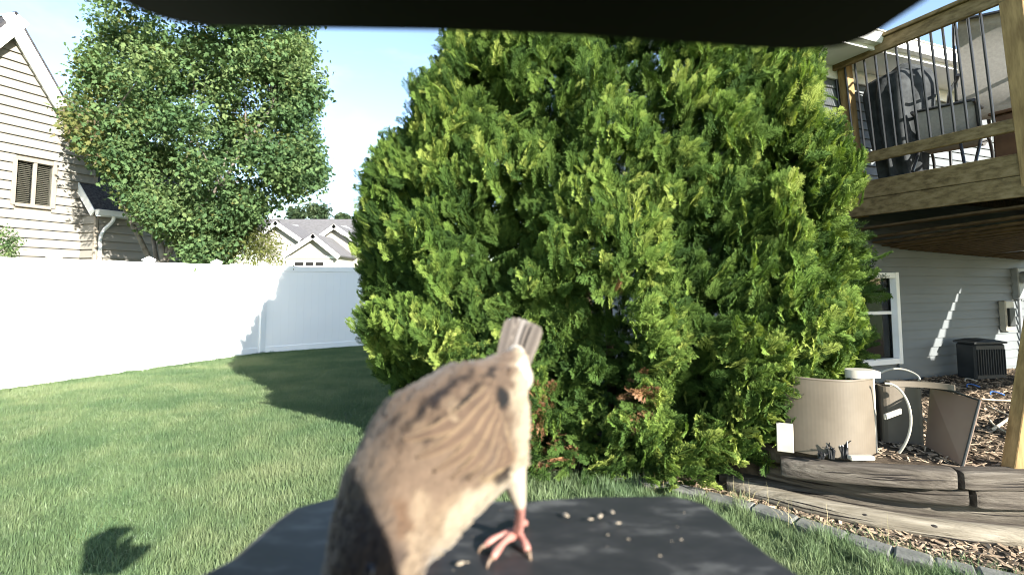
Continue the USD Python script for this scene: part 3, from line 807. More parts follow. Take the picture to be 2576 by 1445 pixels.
# railing on the side that faces the hedge, leaning outward a little
LO = lambda z: D0 - 0.02 - rail_lean * (z - ZF)
RB0, RB1, RT0, RT1 = 2.695, 2.80, 3.77, 3.87
kp = (lambda u: (lambda r: (r * (b3(D0, 0, 0)[1]) - b3(D0, 0, 0)[0]) / (dn[0] - r * dn[1]))((u - 1288) / F_))
kN = kp(2552) - 0.02
deck.part('bottom_rail', board(b3(LO(2.75), -0.02, 2.748), b3(LO(2.75), kN + .35, 2.748), 0.04, 0.11, ch=0.008), W['deck'])
deck.part('top_rail', board(b3(LO(3.8), 0.0, 3.815), b3(LO(3.8), kN + .3, 3.815), 0.04, 0.13), W['deck'])
deck.part('cap_rail', board(b3(LO(3.8) + .02, -0.02, 3.90), b3(LO(3.8) + .02, kN + .3, 3.90), 0.14, 0.036, ch=0.006), W['deck'])
for ub in (2145, 2171, 2197, 2222, 2251, 2278, 2307, 2338, 2368, 2400, 2432, 2466, 2500, 2534):
    k = kp(ub) - 0.02
    deck.part('baluster', tube([b3(LO(2.74) + 0.035, k, 2.735), b3(LO(3.82) + 0.035, k, 3.82)], 0.0105, 8), W['black'], smooth=40)
for k, z0 in ((kN + 0.18, 2.155), (0.10, 2.155)):
    a, b = b3(LO(2.2) + 0.09 if k < .2 else LO(2.2) - .0, k, z0), b3(LO(3.86) + 0.09 if k < .2 else LO(3.86), k, 3.88)
    deck.part('railing_post', board(a, b, 0.10 if k < .2 else 0.05, 0.10 if k < .2 else 0.15, side=TX), W['deck_post'])
for t, k in ((D0 + .2, KE - .1), (D1 - .2, KE - .1)):
    deck.part('support_post', board(b3(t, k, TER - .02), b3(t, k, 2.15), 0.14, 0.14, side=TX), W['deck_post'])

# things on the deck
gc = b3(D0 + 0.30, 0.42, ZF)
ang = np.linspace(0, 2 * np.pi, 61)[:-1]
rows = []
for i, h in enumerate(np.linspace(0, 1, 24)):
    z = ZF + 0.01 + 1.17 * h
    w = np.interp(h, [0, .15, .5, .8, .93, 1.0], [0.23, 0.25, 0.31, 0.36, 0.30, 0.08])
    fold = 1 + 0.16 * np.sin(ang * 9 + 1.5 * np.sin(h * 3)) * (1 - h * .6) + 0.08 * np.sin(ang * 4 + 2 + h * 2)
    rows.append(np.stack([gc[0] + np.cos(ang) * w * fold * 0.85, gc[1] + np.sin(ang) * w * fold * 0.62, np.full_like(ang, z) + 0.05 * np.cos(ang) * h], 1))
v = np.vstack(rows + [gc + [0, 0, 1.20]])
i, j = np.meshgrid(np.arange(23), np.arange(60), indexing='ij')
q = np.stack([i * 60 + j, i * 60 + (j + 1) % 60, (i + 1) * 60 + (j + 1) % 60, (i + 1) * 60 + j], -1).reshape(-1, 4)
j = np.arange(60)
f = np.vstack([q[:, [0, 1, 2]], q[:, [0, 2, 3]], np.stack([23 * 60 + j, 23 * 60 + (j + 1) % 60, np.full(60, 24 * 60)], 1)])
single('grill_cover', (v, f), W['fabric'], 'black wrinkled fabric cover draped over a grill at the deck railing', 'cover', smooth=50, loc=tuple(gc))

lt, lz = RT(2290, 232)
lan = Thing('wall_lantern', 'black wall lantern with glass sides under the eaves, above the deck', 'lantern', tuple(b3(lt, 0.03, lz)))
lc = b3(lt, 0.14, lz)
lan.part('back_plate', board(b3(lt, 0.035, lz - .02), b3(lt, 0.035, lz + .16), 0.08, 0.02, side=TX), W['black'])
lan.part('roof', hull([lc + [x * .08, y * .08, .14] for x in (-1, 1) for y in (-1, 1)] + [lc + [0, 0, .215]]), W['black'])
lan.part('base', hull([lc + [x * .07, y * .07, -.012] for x in (-1, 1) for y in (-1, 1)] + [lc + [x * .045, y * .045, -.035] for x in (-1, 1) for y in (-1, 1)]), W['black'])
lan.part('glass', [board(lc + [x * .055, y * .055, -.01], lc + [x * .06, y * .06, .14], 0.1 if a else 0.004, 0.004 if a else 0.1, side=[1, 0, 0]) for x, y, a in ((0, 1, 1), (0, -1, 1), (1, 0, 0), (-1, 0, 0))], W['pane'])
lan.part('frame', [tube([lc + [x * .06, y * .06, -.012], lc + [x * .065, y * .065, .14]], 0.006, 6) for x in (-1, 1) for y in (-1, 1)], W['black'])
lan.part('arm', tube(spline([b3(lt, 0.04, lz + .1), b3(lt, 0.07, lz + .24), b3(lt, 0.14, lz + .205)], 10), 0.008, 6), W['black'], smooth=60)


def sling_chair(label, o, yaw, hb, w, seat):
    th = Thing('sling_chair', label, 'chair', tuple(o), yaw)
    lean = 0.32 * hb
    top = np.array([0, -lean * 0.9, hb]); 
    for s in (-1, 1):
        x = s * w / 2
        th.part('side_frame', tube(spline([[x, 0.42, 0.0], [x, 0.40, seat * .8], [x, 0.30, seat], [x, -0.04, seat * .96], [x, -0.12, seat + .12], [x, -lean * .9, hb]], 26), 0.014, 8), W['black'], smooth=60, local=True)
        th.part('rear_leg', tube([[x, -0.34, 0.0], [x, 0.02, seat * .97]], 0.013, 8), W['black'], local=True, smooth=60)
        th.part('armrest', tube(spline([[x, -0.22 - lean * .15, seat + .26], [x, 0.1, seat + .26], [x, 0.34, seat + .22], [x, 0.38, seat - .02]], 14), 0.016, 8), W['black'], local=True, smooth=60)
    prof = spline([[0, 0.36, seat], [0, -0.04, seat * .95], [0, -0.12, seat + .12], [0, -lean * .9, hb]], 20)
    v = np.vstack([prof + [-w / 2 + .012, 0, 0], prof + [w / 2 - .012, 0, 0]])
    v = np.vstack([v, v + [0, 0.004, 0.004]])
    f = []
    for k in range(19):
        f += [[k, k + 1, 20 + k], [k + 1, 21 + k, 20 + k], [40 + k, 60 + k, 41 + k], [41 + k, 60 + k, 61 + k]]
    th.part('sling', (v, np.array(f)), W['sling'], smooth=60, local=True)
    th.part('top_bar', tube([[-w / 2, -lean * .9, hb], [w / 2, -lean * .9, hb]], 0.014, 8), W['black'], smooth=60, local=True)


yaw_d = math.atan2(dt[1], dt[0])
sling_chair('tall high-backed grey sling chair leaning at the near deck railing', b3(D0 + 0.62, 1.02, ZF), math.radians(-34), 1.36, 0.50, 0.62)
sling_chair('low grey sling chair with black frame in front of the sunlit wall', b3(D0 + 0.40, 0.80, ZF), math.radians(-52), 0.62, 0.46, 0.34)
cu = b3(D0 + 0.30, 1.32, ZF)
single('deck_box', [board(cu + [0, 0, 0.0], cu + [0, 0, 0.40], 0.20, 0.20, side=TX, ch=0.02), board(cu + [0, 0, 0.402], cu + [0, 0, 0.43], 0.23, 0.23, side=TX, ch=0.01)], W['brown'], 'reddish-brown box beside the near deck post', 'box', loc=tuple(cu))

# ------------------------------------------------------------------ on the lower wall: meter, boxes, pipes
mt, mz = RT(2552, 705)
met = Thing('electric_meter', 'round grey electric meter on the sunlit right end of the wall', 'meter', tuple(b3(mt, 0.03, mz)))
cyl = trimesh.creation.cylinder(0.075, 0.11, sections=28)
rot = np.array([TX, Y3, TN])
v, f = vf(cyl)
met.part('dial', (v @ rot + b3(mt, 0.12, mz + .04), f), W['meter'], smooth=40)
met.part('socket_box', board(b3(mt, 0.045, mz - .24), b3(mt, 0.045, mz + .16), 0.20, 0.08, side=TX, ch=0.01), W['meter'])
bt, bz = RT(2520, 793)
bx = Thing('utility_box', 'small pale outlet box with a dark cover on the wall above the air conditioner', 'box', tuple(b3(bt, 0.02, bz)))
bx.part('housing', board(b3(bt, 0.05, bz - .19), b3(bt, 0.05, bz + .19), 0.19, 0.08, side=TX, ch=0.012), W['offwhite'])
bx.part('cover', board(b3(bt - .01, 0.10, bz - .13), b3(bt - .01, 0.10, bz + .10), 0.12, 0.03, side=TX, ch=0.008), W['ac'])
for u, lab in ((2549, 'thin grey conduit running down the wall below the meter'), (2573, 'thicker conduit at the right picture edge')):
    ct = wall_pt(B0, dt, u)
    single('conduit', tube([b3(ct, 0.045, TER), b3(ct, 0.045, 1.45 if u < 2560 else 1.6)], 0.017 if u < 2560 else 0.024, 10), W['meter'], lab, 'pipe', smooth=60, loc=tuple(b3(ct, 0.045, TER)))

# air conditioner
ac0 = G(2457, 957, TER)
acx = nrm([0.97, 0.16, 0]); acy = np.array([-acx[1], acx[0], 0])
aw = 0.42; ad = 0.22; ah = 0.40
acth = Thing('air_conditioner', 'dark grey louvred air conditioner unit standing by the wall', 'air conditioner', tuple(ac0), math.atan2(acx[1], acx[0]))
bodyac = cbox((aw, ad, ah), 0.02); v, f = vf(bodyac)
acth.part('cabinet', (v + [aw / 2, ad / 2, ah / 2], f), W['ac'], local=True)
lid = hull([[x, y, ah + .002] for x in (-.01, aw + .01) for y in (-.01, ad + .01)] + [[x, y, ah + .02] for x in (-.01, aw + .01) for y in (-.01, ad + .01)] + [[aw * .5 + x, ad * .5 + y, ah + .045] for x in (-.08, .08) for y in (-.1, .1)])
acth.part('lid', lid, W['ac'], local=True)
for k in range(12):
    v, f = vf(cbox((0.010, 0.012, ah - .12), 0.003))
    acth.part('louvre', (v + [0.03 + k * (aw - .06) / 11, -0.006, ah / 2], f), W['ac'], local=True)

# ------------------------------------------------------------------ tan plastic panels and bin
PB = 0.384
pa = Thing('curved_plastic_sheet', 'upright curved tan plastic sheet standing on the top timber', 'sheet', tuple(G(2130, 1150, PB)))
xl, xr = G(2016, 1152, PB), G(2229, 1149, PB)
zt = P(2229, 957, xr[1])[2]
pts = []
for k in range(30):
    a = k / 29
    x = xl[0] + (xr[0] - xl[0]) * a
    y = xl[1] + 0.55 * (a - .55) ** 2
    pts.append((x, y))
ln = sg.LineString(pts).buffer(0.006, cap_style=2)
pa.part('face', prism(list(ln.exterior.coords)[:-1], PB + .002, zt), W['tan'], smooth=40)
pa.part('edge_bead', tube([[pts[-1][0], pts[-1][1] - .004, PB + .003], [pts[-1][0], pts[-1][1] - .004, zt + .004]], 0.010, 8), W['offwhite'], smooth=60)
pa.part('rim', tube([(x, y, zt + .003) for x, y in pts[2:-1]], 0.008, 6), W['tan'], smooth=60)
wl0, wl1 = G(1972, 1152, PB), G(2016, 1152, PB)
single('white_board', board([wl0[0] + .03, wl0[1] + .14, PB + .09], [wl1[0] + .01, wl1[1] + .10, PB + .09], 0.015, 0.18), W['offwhite'], 'added white board painting the sunlit left face of the curved tan sheet', 'board')  # white stands in for sunlight on the left face of the sheet
cp = P(2168, 948, xr[1] + .06)
v, f = vf(trimesh.creation.cylinder(0.085, 0.05, sections=30))
single('plastic_dish', hull(np.vstack([v * [1, .7, 1] + [cp[0] - .015, cp[1], zt + .036], [[cp[0] + .10, cp[1] + .03 * s, zt + .012] for s in (-1, 1)], [[cp[0] + .10, cp[1] + .03 * s, zt + .05] for s in (-1, 1)]])), W['offwhite'], 'rounded white plastic dish on top of the curved tan sheet', 'cap_block', smooth=40)  # rounded white cap block seated on the top of the sheet

bn = Thing('tan_plastic_bin', 'open-fronted tan plastic bin with a pinkish side, right of the curved tan sheet', 'bin', tuple(G(2330, 1150, PB)))
s0, s1 = G(2421, 1172, PB), G(2327, 1121, PB)
s2 = P(2340, 973, s1[1]); s3 = P(2464, 1006, s0[1])
nn = nrm(np.cross(s1 - s0, s3 - s0))
bn.part('side_panel', hull([s0, s1, s2, s3, s0 + nn * .012, s1 + nn * .012, s2 + nn * .012, s3 + nn * .012]), W['tan_pink'])
bn.part('edge_bead', tube([s0, s0 * .5 + s3 * .5, s3, s3 * .5 + s2 * .5 + [0, 0, .012], s2], 0.007, 6), W['ac'], smooth=60)
bk0 = G(2190, 1108, PB)
bkz = s2[2] - .01
bk = [(s1[0] + .0, s1[1] + .01), (s1[0] - .06, s1[1] + .05), (s1[0] - .2, s1[1] + .10), (bk0[0] + .1, bk0[1] + .04), (bk0[0], bk0[1])]
bk = [tuple(x) for x in spline(np.array(bk), 20)]
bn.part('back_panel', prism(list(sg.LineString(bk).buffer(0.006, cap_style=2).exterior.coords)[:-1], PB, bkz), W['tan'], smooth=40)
# flange on top
rimp = [P(2236, 950, 3.35), P(2300, 962, 3.33), P(2350, 966, 3.29), P(2402, 972, 3.22)]
rimp = spline(rimp, 16)
rim_poly = [tuple(p[:2]) for p in rimp] + [tuple(p[:2] + [0.01, 0.05]) for p in rimp[::-1]]
zrim = float(np.mean(rimp[:, 2]))
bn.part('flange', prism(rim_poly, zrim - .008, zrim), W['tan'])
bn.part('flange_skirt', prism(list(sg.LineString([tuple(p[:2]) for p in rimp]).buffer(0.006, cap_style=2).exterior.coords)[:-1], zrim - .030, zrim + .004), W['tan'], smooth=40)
bn.part('strut', board(P(2225, 1048, 3.28), P(2266, 1033, 3.38), 0.012, 0.035), W['offwhite'])
single('bent_hose', tube(spline([P(2226, 964, 3.22), P(2252, 970, 3.20), P(2277, 998, 3.18), P(2291, 1045, 3.18), P(2287, 1090, 3.19), P(2273, 1122, 3.21), P(2262, 1138, 3.23)], 30), 0.0075, 8), W['offwhite'], 'thin pale bent hose hanging in the mouth of the tan bin', 'hose', smooth=60)
single('hoop', tube(spline([P(2205, 945, 3.7), P(2232, 930, 3.7), P(2270, 928, 3.67), P(2300, 939, 3.62), P(2312, 955, 3.55)], 24), 0.007, 8), W['offwhite'], 'pale plastic hoop sticking up behind the tan bin', 'hoop', smooth=60)
wp0 = G(2175, 1162, PB)
single('white_slab', place(cbox((0.15, 0.045, 0.026), 0.008), nrm([1, .02, 0]), [0, 1, 0], [0, 0, 1], wp0 + [0, .03, .018]), W['offwhite'], 'short bright white plastic strip lying on the top timber', 'strip')
dp0 = G(2110, 1150, PB)
lr = random.Random(4)
dp = Thing('dead_plant', 'small blackened dead plant in front of the curved tan sheet', 'plant', tuple(dp0 + [0, -.02, 0]))
for cxo, cnt, hh in ((0.03, 14, .12), (-0.06, 8, .085), (-.12, 7, .04)):
    tw = []
    for k in range(cnt):
        b = dp0 + [cxo + lr.gauss(0, .008), -.015 + lr.gauss(0, .006), 0]
        tw.append(tube([b, b + [lr.gauss(0, .01), lr.gauss(0, .006), hh * .6], b + [lr.gauss(0, .022), lr.gauss(0, .012), hh * lr.uniform(.7, 1.1)]], [.007, .006, .002], 5))
    dp.part('stem_clump', tw, W['black'])


# ------------------------------------------------------------------ landscape timbers
def timber(label, pts, ztop, h, w, m, seed, round_=False, cracks=2, group='landscape timbers of the retaining wall'):
    """front top edge through pts; local x runs along it"""
    p = np.array(pts, float)
    zt_ = p[:, 2].copy() if ztop is None else np.full(len(p), ztop)
    p[:, 2] = zt_ - h / 2
    p[:, 1] += w / 2 * 0.9
    a, b = p[0], p[-1]
    yaw = math.atan2(b[1] - a[1], b[0] - a[0])
    th = Thing('landscape_timber', label, 'timber', tuple(a), yaw, group=group)
    loc = p @ th.inv[:3, :3].T + th.inv[:3, 3]
    xs = np.linspace(loc[0, 0], loc[-1, 0], 46)
    kz = np.polyfit(loc[:, 0], loc[:, 2], min(2, len(loc) - 1))
    k = np.polyfit(loc[:, 0], loc[:, 1], min(2, len(loc) - 1))
    ys = np.polyval(k, xs)
    n = 22
    an = np.linspace(0, 2 * np.pi, n, endpoint=False)
    e = 2.0 if round_ else 5.0
    prf = np.stack([np.sign(np.cos(an)) * np.abs(np.cos(an)) ** (2 / e) * w / 2, np.sign(np.sin(an)) * np.abs(np.sin(an)) ** (2 / e) * h / 2], 1)
    rows = []
    for i, (x, y) in enumerate(zip(xs, ys)):
        endf = 1 - 0.10 * math.exp(-min(i, 45 - i) / 0.8)
        wob = 1 + 0.05 * (meshkit.noise(np.column_stack([np.full(n, x * 3), prf[:, 0] * 30, prf[:, 1] * 30]), seed) - .5)[:, None]
        q = prf * endf * wob
        rows.append(np.column_stack([np.full(n, x), y + q[:, 0], q[:, 1] + np.polyval(kz, x) + 0.004 * math.sin(x * 2.1 + seed)]))
    v = np.vstack(rows + [[[xs[0], ys[0], np.polyval(kz, xs[0])]], [[xs[-1], ys[-1], np.polyval(kz, xs[-1])]]])
    i, j = np.meshgrid(np.arange(45), np.arange(n), indexing='ij')
    q = np.stack([i * n + j, i * n + (j + 1) % n, (i + 1) * n + (j + 1) % n, (i + 1) * n + j], -1).reshape(-1, 4)
    j = np.arange(n)
    f = np.vstack([q[:, [0, 2, 1]], q[:, [0, 3, 2]], np.stack([np.full(n, 46 * n), j, (j + 1) % n], 1), np.stack([np.full(n, 46 * n + 1), 45 * n + (j + 1) % n, 45 * n + j], 1)])
    th.part('log', (v, f), m, smooth=50, local=True)
    rr = random.Random(seed)
    for c in range(cracks):
        x0 = rr.uniform(xs[0] + .1, xs[-1] - .4); L = rr.uniform(.2, .55)
        zz = rr.uniform(-.25, .3) * h
        kk = np.linspace(0, 1, 12)
        cxs = x0 + kk * L
        fy = np.polyval(k, cxs) - (w / 2) * (1 - (abs(2 * zz / h)) ** e) ** (1 / e)
        cz = zz + np.polyval(kz, cxs) + 0.004 * np.sin(cxs * 2.1 + seed) + 0.003 * np.sin(cxs * 17 + c)
        th.part('crack', tube(np.column_stack([cxs, fy + .001, cz]), 0.0036 * np.sin(kk * np.pi) + .0004, 5), W['crack'], local=True)
    return th, xs, k, w, h


tm = timber('pale rounded front timber lying lowest, next to the concrete edging', [p + [0, 0, 0] for p in t1], 0.108, 0.108, 0.125, W['log_pale'], 1, True, 4)
# a knot on the front log
th, xs, k, w, h = tm
for fr_ in (0.42, 0.60):
    x = xs[0] + (xs[-1] - xs[0]) * fr_
    v, f = vf(trimesh.creation.icosphere(2, 0.013)); v = v * [1.3, .4, .8]
    th.part('knot', (v + [x, np.polyval(k, x) - w * .40, 0.028], f), W['crack'], local=True, smooth=True)
timber('thin timber wedged low behind the front log, at the right', onz([(2150, 1279, .055), (2308, 1301, .06), (2576, 1317, .07), (2760, 1326, .07)]), None, 0.10, 0.10, W['log_dark'], 2, False, 1)
timber('long grey timber with its end resting above the front log', onz([(1816, 1189, .108), (2049, 1227, .096), (2247, 1253, .138), (2576, 1274, .168), (2760, 1284, .168)]), None, 0.112, 0.12, W['log'], 3, False, 6)
timber('left timber of the third course, below the curved tan sheet', onz([(1921, 1160, .222), (2058, 1190, .215), (2186, 1207, .237), (2354, 1226, .266), (2453, 1231, .276)]), None, 0.112, 0.12, W['log_dark'], 4, True, 3)
timber('right timber of the third course, with a cut end face', onz([(2459, 1231, .276), (2576, 1234, .285), (2860, 1240, .285)]), None, 0.11, 0.12, W['log_dark'], 5, False, 2)
timber('left timber of the top course, under the white strip', l4, None, 0.112, 0.125, W['log_dark'], 6, False, 5)
timber('right timber of the top course, beside the wooden post', l4b, None, 0.108, 0.125, W['log_dark'], 7, False, 3)

npst = G(2546, 1188, TER)
single('wooden_post', board(npst + [0.06, .05, -.05], npst + [0.35, .05, 1.25], 0.10, 0.085, side=[1, 0, 0]), W['deck_post'], 'brown wooden post rising at the right picture edge behind the top timber', 'post')

# ------------------------------------------------------------------ concrete edging
joints = [(1490, 1190), (1576, 1204), (1664, 1222), (1773, 1244), (1897, 1276), (2004, 1312), (2128, 1351), (2247, 1388), (2350, 1415), (2460, 1441), (2590, 1470)]
jp = [G(u, v, 0.035) for u, v in joints]
places = ['half hidden by the hedge, first at the left end', 'under the hedge, second from the left end', 'at the tray corner, third from the left end', 'below the end of the front log, fourth from the left', 'fifth from the left, in front of the pale log', 'sixth from the left, beside tall grass', 'seventh from the left, along the mulch', 'eighth from the left, partly overgrown', 'ninth from the left, sunk in grass', 'last before the right bottom corner']
for i in range(len(jp) - 1):
    a, b = jp[i], jp[i + 1]
    d = nrm(b - a)
    blk, f = board(a + d * .003, b - d * .003, 0.115, 0.09, ch=0.012)
    bl = blk.copy(); bl[:, 2] += -0.024 + rnd.uniform(-.006, .005)
    single('edging_block', (bl, f), W['concrete'], f'grey concrete edging block {places[i]}', 'edging block', group='concrete blocks edging the planting bed', loc=tuple((a + b) / 2 * [1, 1, 0]))

# ------------------------------------------------------------------ arborvitae
def spray(r, L=0.22):
    """a flat fan of scale-leaved branchlets growing along +y in the x-y plane"""
    tris = []

    def sprig(p, d, l, w, dz):
        n = np.array([-d[1], d[0]])
        m_ = p + d * l * .5
        a = np.array([p[0], p[1], dz]); b = np.array([*(m_ + n * w), dz + .003]); c = np.array([*(p + d * l), dz + r.uniform(-.012, .012)]); e = np.array([*(m_ - n * w), dz - .003])
        tris.append((a, b, c)); tris.append((a, c, e))
    y = 0.0
    n = 8
    sprig(np.array([0, 0.0]), np.array([0.0, 1]), L, 0.004, 0)
    for k in range(n):
        s = (k + .6) / n
        for sg_ in (-1, 1):
            p = np.array([0.0, L * s * .92])
            ang_ = sg_ * r.uniform(.55, .95) * (1 - .35 * s)
            d = np.array([math.sin(ang_), math.cos(ang_)])
            l = L * (0.50 - 0.28 * s) * r.uniform(.8, 1.2) * (0.7 + 0.9 * min(s, .35))
            dz = r.uniform(-.010, .010)
            sprig(p, d, l, .0040, dz)
            for q in range(3):
                t = .3 + .25 * q
                for s2 in (-1, 1):
                    a2 = ang_ + s2 * r.uniform(.5, .85)
                    d2 = np.array([math.sin(a2), math.cos(a2)])
                    sprig(p + d * l * t, d2, l * (.52 - .12 * q) * r.uniform(.8, 1.25), .0038, dz)
    sprig(np.array([0, L * .9]), np.array([0.0, 1]), L * .2, .004, 0)
    v = np.array(tris).reshape(-1, 3)
    v[:, 2] += 0.9 * v[:, 0] ** 2 / L - 0.5 * (v[:, 1] ** 2) / L * .35   # gently cupped
    return v, np.arange(len(v)).reshape(-1, 3)


lr = random.Random(9)
protos = [(spray(lr, .215), W['cedar'], False) for _ in range(4)] + [(spray(lr, .215), W['cedar_lit_tip'], False) for _ in range(3)] + [(spray(lr, .20), W['cedar_dead'], False) for _ in range(2)]
rg = np.random.default_rng(21)
# outline of the mass: height, left x, right x, half depth
OUT = np.array([(0.05, -.62, 2.10, .86), (.3, -.86, 2.36, .95), (.6, -1.00, 2.60, 1.0), (1.0, -1.12, 2.70, 1.03), (1.5, -1.20, 2.75, 1.03), (2.05, -1.16, 2.78, 1.0), (2.6, -1.0, 2.76, .95), (3.0, -.84, 2.75, .9), (3.77, -.48, 2.72, .82), (4.5, -.05, 2.6, .7), (5.2, .4, 2.15, .5), (5.8, .85, 1.5, .25)])
# proud upright sprays of growth: x, top, foot, half width, how far out
FLAME = np.array([(-.50, 2.36, 1.45, .20, .24), (-.60, 2.85, 2.3, .16, .18), (-.13, 2.80, 2.25, .18, .2), (.66, 3.16, 1.5, .27, .30), (.90, 2.6, 1.1, .28, .30), (1.86, 2.32, .7, .30, .30), (.30, 2.65, 2.05, .16, .2), (2.28, 1.35, .4, .24, .22), (-.95, 2.5, 2.1, .15, .18), (-.90, 1.4, .9, .16, .18), (1.62, 1.7, .3, .22, .2), (1.35, 3.6, 2.7, .22, .2), (2.1, 3.5, 2.6, .24, .22), (2.45, 2.9, 2.0, .2, .15), (.1, 3.7, 3.0, .22, .18), (.05, 1.35, .5, .22, .15), (.75, .9, .1, .25, .15)])
CYC = 4.75
pos, X_, Y_, Z_, idx, sc = [], [], [], [], [], []
dead_c = np.array([(1590, 985, 75), (1345, 1010, 60), (1610, 1050, 50), (1800, 1095, 45), (1565, 715, 16), (1400, 1120, 60), (1330, 1080, 60)], float)


def shell(nc, per, inward, tipk, spread):
    z = 0.06 + 5.7 * rg.beta(1.0, 1.25, nc)
    ph = rg.uniform(0, 2 * np.pi, nc)
    back = np.sin(ph) > .15
    keep = ~back | (rg.uniform(0, 1, nc) < .35)
    keep &= rg.uniform(0, 1, nc) < (0.62 + .38 * np.abs(np.sin(ph)))
    z, ph = z[keep], ph[keep]
    xl, xr, hb = (np.interp(z, OUT[:, 0], OUT[:, k]) for k in (1, 2, 3))
    c_, s_ = np.cos(ph), np.sin(ph)
    e = 2 / 2.3
    x = (xl + xr) / 2 + (xr - xl) / 2 * np.sign(c_) * np.abs(c_) ** e
    y = CYC + hb * np.sign(s_) * np.abs(s_) ** e
    out = nrm(np.column_stack([c_ * hb, s_ * (xr - xl) / 2, np.zeros(len(z))]))
    q = np.column_stack([x, y, z])
    rel = 0.56 * (meshkit.fbm(q * [2.3, 2.3, 1.7] + 3.1, 2, 4) - .5) * 2 + 0.16 * (meshkit.noise(q * 6.0, 8) - .5) * 2
    fl = np.zeros(len(z))
    for (fx, ft, ff, fw, fo) in FLAME:
        h = np.clip((z - ff) / (ft - ff), 0, 1)
        w = fw * np.minimum(1, 1.5 * (1 - h) ** .7 + .02) * np.minimum(1, .5 + 2 * h)
        fl = np.maximum(fl, fo * np.exp(-((x - fx + .05 * np.sin(z * 7 + fx * 9)) / w) ** 2) * ((z > ff - .1) & (z < ft)) * (s_ < -.2))
    rel = np.clip(rel * (1 - np.clip(fl * 2.2, 0, .8)), -.55, .24) + fl
    rel = rel * np.clip(z * 2.2, .35, 1) - inward * (1 + .5 * rg.uniform(-1, 1, len(z)))
    side_damp = 1 - .45 * np.abs(c_) ** 3
    q = q + out * (rel * side_damp)[:, None]
    n = len(q) * per
    p = np.repeat(q, per, 0) + rg.normal(0, 1, (n, 3)) * spread
    o = np.repeat(out, per, 0)
    rl = np.repeat(rel, per) + rg.normal(0, .05, n)
    clat, cup = np.repeat(rg.normal(0, .55, len(q)), per), np.repeat(rg.normal(0, .38, len(q)), per)
    ok = p[:, 2] > .05
    p, o, rl, clat, cup = p[ok], o[ok], rl[ok], clat[ok], cup[ok]
    n = len(p)
    tang = np.column_stack([-o[:, 1], o[:, 0], np.zeros(n)])
    upw = .64 + cup + 1.3 * np.clip(rl, 0, .3) + .16 * (p[:, 2] - 1.5) + rg.normal(0, .22, n)
    d = nrm(o + tang * (clat + rg.normal(0, .35, n))[:, None] + np.array([0, 0, 1.0]) * upw[:, None])
    side = nrm(np.cross(d, o + .001)); nor = nrm(np.cross(side, d))
    roll = rg.normal(0, .8, n)
    s2 = side * np.cos(roll)[:, None] + nor * np.sin(roll)[:, None]
    tip = rg.uniform(0, 1, n) < tipk * np.clip((rl + .02) / .22, .05, 1)  # outermost sprays take the painted lit tint, recessed ones stay dark
    k = np.where(tip, rg.integers(4, 7, n), rg.integers(0, 4, n))
    pu = pix(p)
    for (cu_, cv_, rr_) in dead_c:
        w = np.hypot(pu[:, 0] - cu_, pu[:, 1] - cv_) < rr_ * rg.uniform(.2, 1.0, n)
        k = np.where(w & (p[:, 1] < 4.4) & (rg.uniform(0, 1, n) < .5), rg.integers(7, 9, n), k)
    pos.append(p - d * .06); X_.append(s2); Y_.append(d); Z_.append(np.cross(s2, d)); idx.append(k); sc.append(rg.uniform(.45, .86, n))


shell(4700, 14, 0.0, .55, [.044, .044, .048])
shell(2300, 11, .30, .0, [.08, .08, .09])
shell(1500, 10, .60, .0, [.10, .10, .10])
for (bx_, by_, bz_, nb_) in ((2.95, 4.85, 1.75, 22), (3.02, 4.8, 1.48, 20), (2.86, 4.7, 1.0, 16), (2.82, 4.62, .75, 12), (2.90, 4.8, 1.2, 10)):    # side branches towards the window
    for k_ in range(nb_):
        c0 = np.array([bx_, by_, bz_]) + rg.normal(0, .085, 3)
        d = nrm(np.array([[.8, -.5, .35]]) + rg.normal(0, .35, (9, 3)))
        s2 = nrm(np.cross(d, rg.normal(0, 1, (9, 3))))
        pos.append(c0 + rg.normal(0, .05, (9, 3))); X_.append(s2); Y_.append(d); Z_.append(np.cross(s2, d)); idx.append(rg.integers(0, 5, 9)); sc.append(rg.uniform(.6, 1.0, 9))
for (bx_, by_, bz_, nb_) in ((1.56, 3.72, 1.0, 26), (1.70, 3.60, .88, 22), (1.74, 3.52, .76, 10), (1.62, 3.62, .66, 14), (1.58, 3.68, .48, 14), (1.40, 3.70, .30, 10), (1.1, 3.70, .20, 10)):    # low boughs over the tan sheet and the timber ends
    for k_ in range(nb_):
        c0 = np.array([bx_, by_, bz_]) + rg.normal(0, .065, 3)
        d = nrm(np.array([[.30, -.85, .45]]) + rg.normal(0, .35, (9, 3)))
        s2 = nrm(np.cross(d, rg.normal(0, 1, (9, 3))))
        pos.append(c0 + rg.normal(0, .045, (9, 3))); X_.append(s2); Y_.append(d); Z_.append(np.cross(s2, d)); idx.append(rg.integers(0, 7, 9)); sc.append(rg.uniform(.5, .9, 9))
LD = [(x, y, zt, 0, 0) for x, y, zt in ((.25, 4.8, 5.0), (.95, 4.9, 5.6), (1.65, 4.85, 5.4), (2.2, 4.8, 4.9), (-.25, 4.8, 4.2), (-.7, 4.75, 3.0), (.6, 4.4, 3.6), (1.4, 4.4, 3.9), (2.4, 4.55, 3.4))]
pos, X_, Y_, Z_, idx, sc = np.vstack(pos), np.vstack(X_), np.vstack(Y_), np.vstack(Z_), np.concatenate(idx), np.concatenate(sc)
arb0 = np.array([0.9, 4.6, 0.0])
arb = Thing('arborvitae', 'huge dense yellow-green arborvitae filling the middle of the yard', 'evergreen', tuple(arb0))
pi = instancer(arb.path + '/crown', protos, pos - arb0, quats_from_axes(X_, Y_, Z_), sc, idx, 'spray')
pi.GetPrim().SetCustomDataByKey('kind', 'stuff')
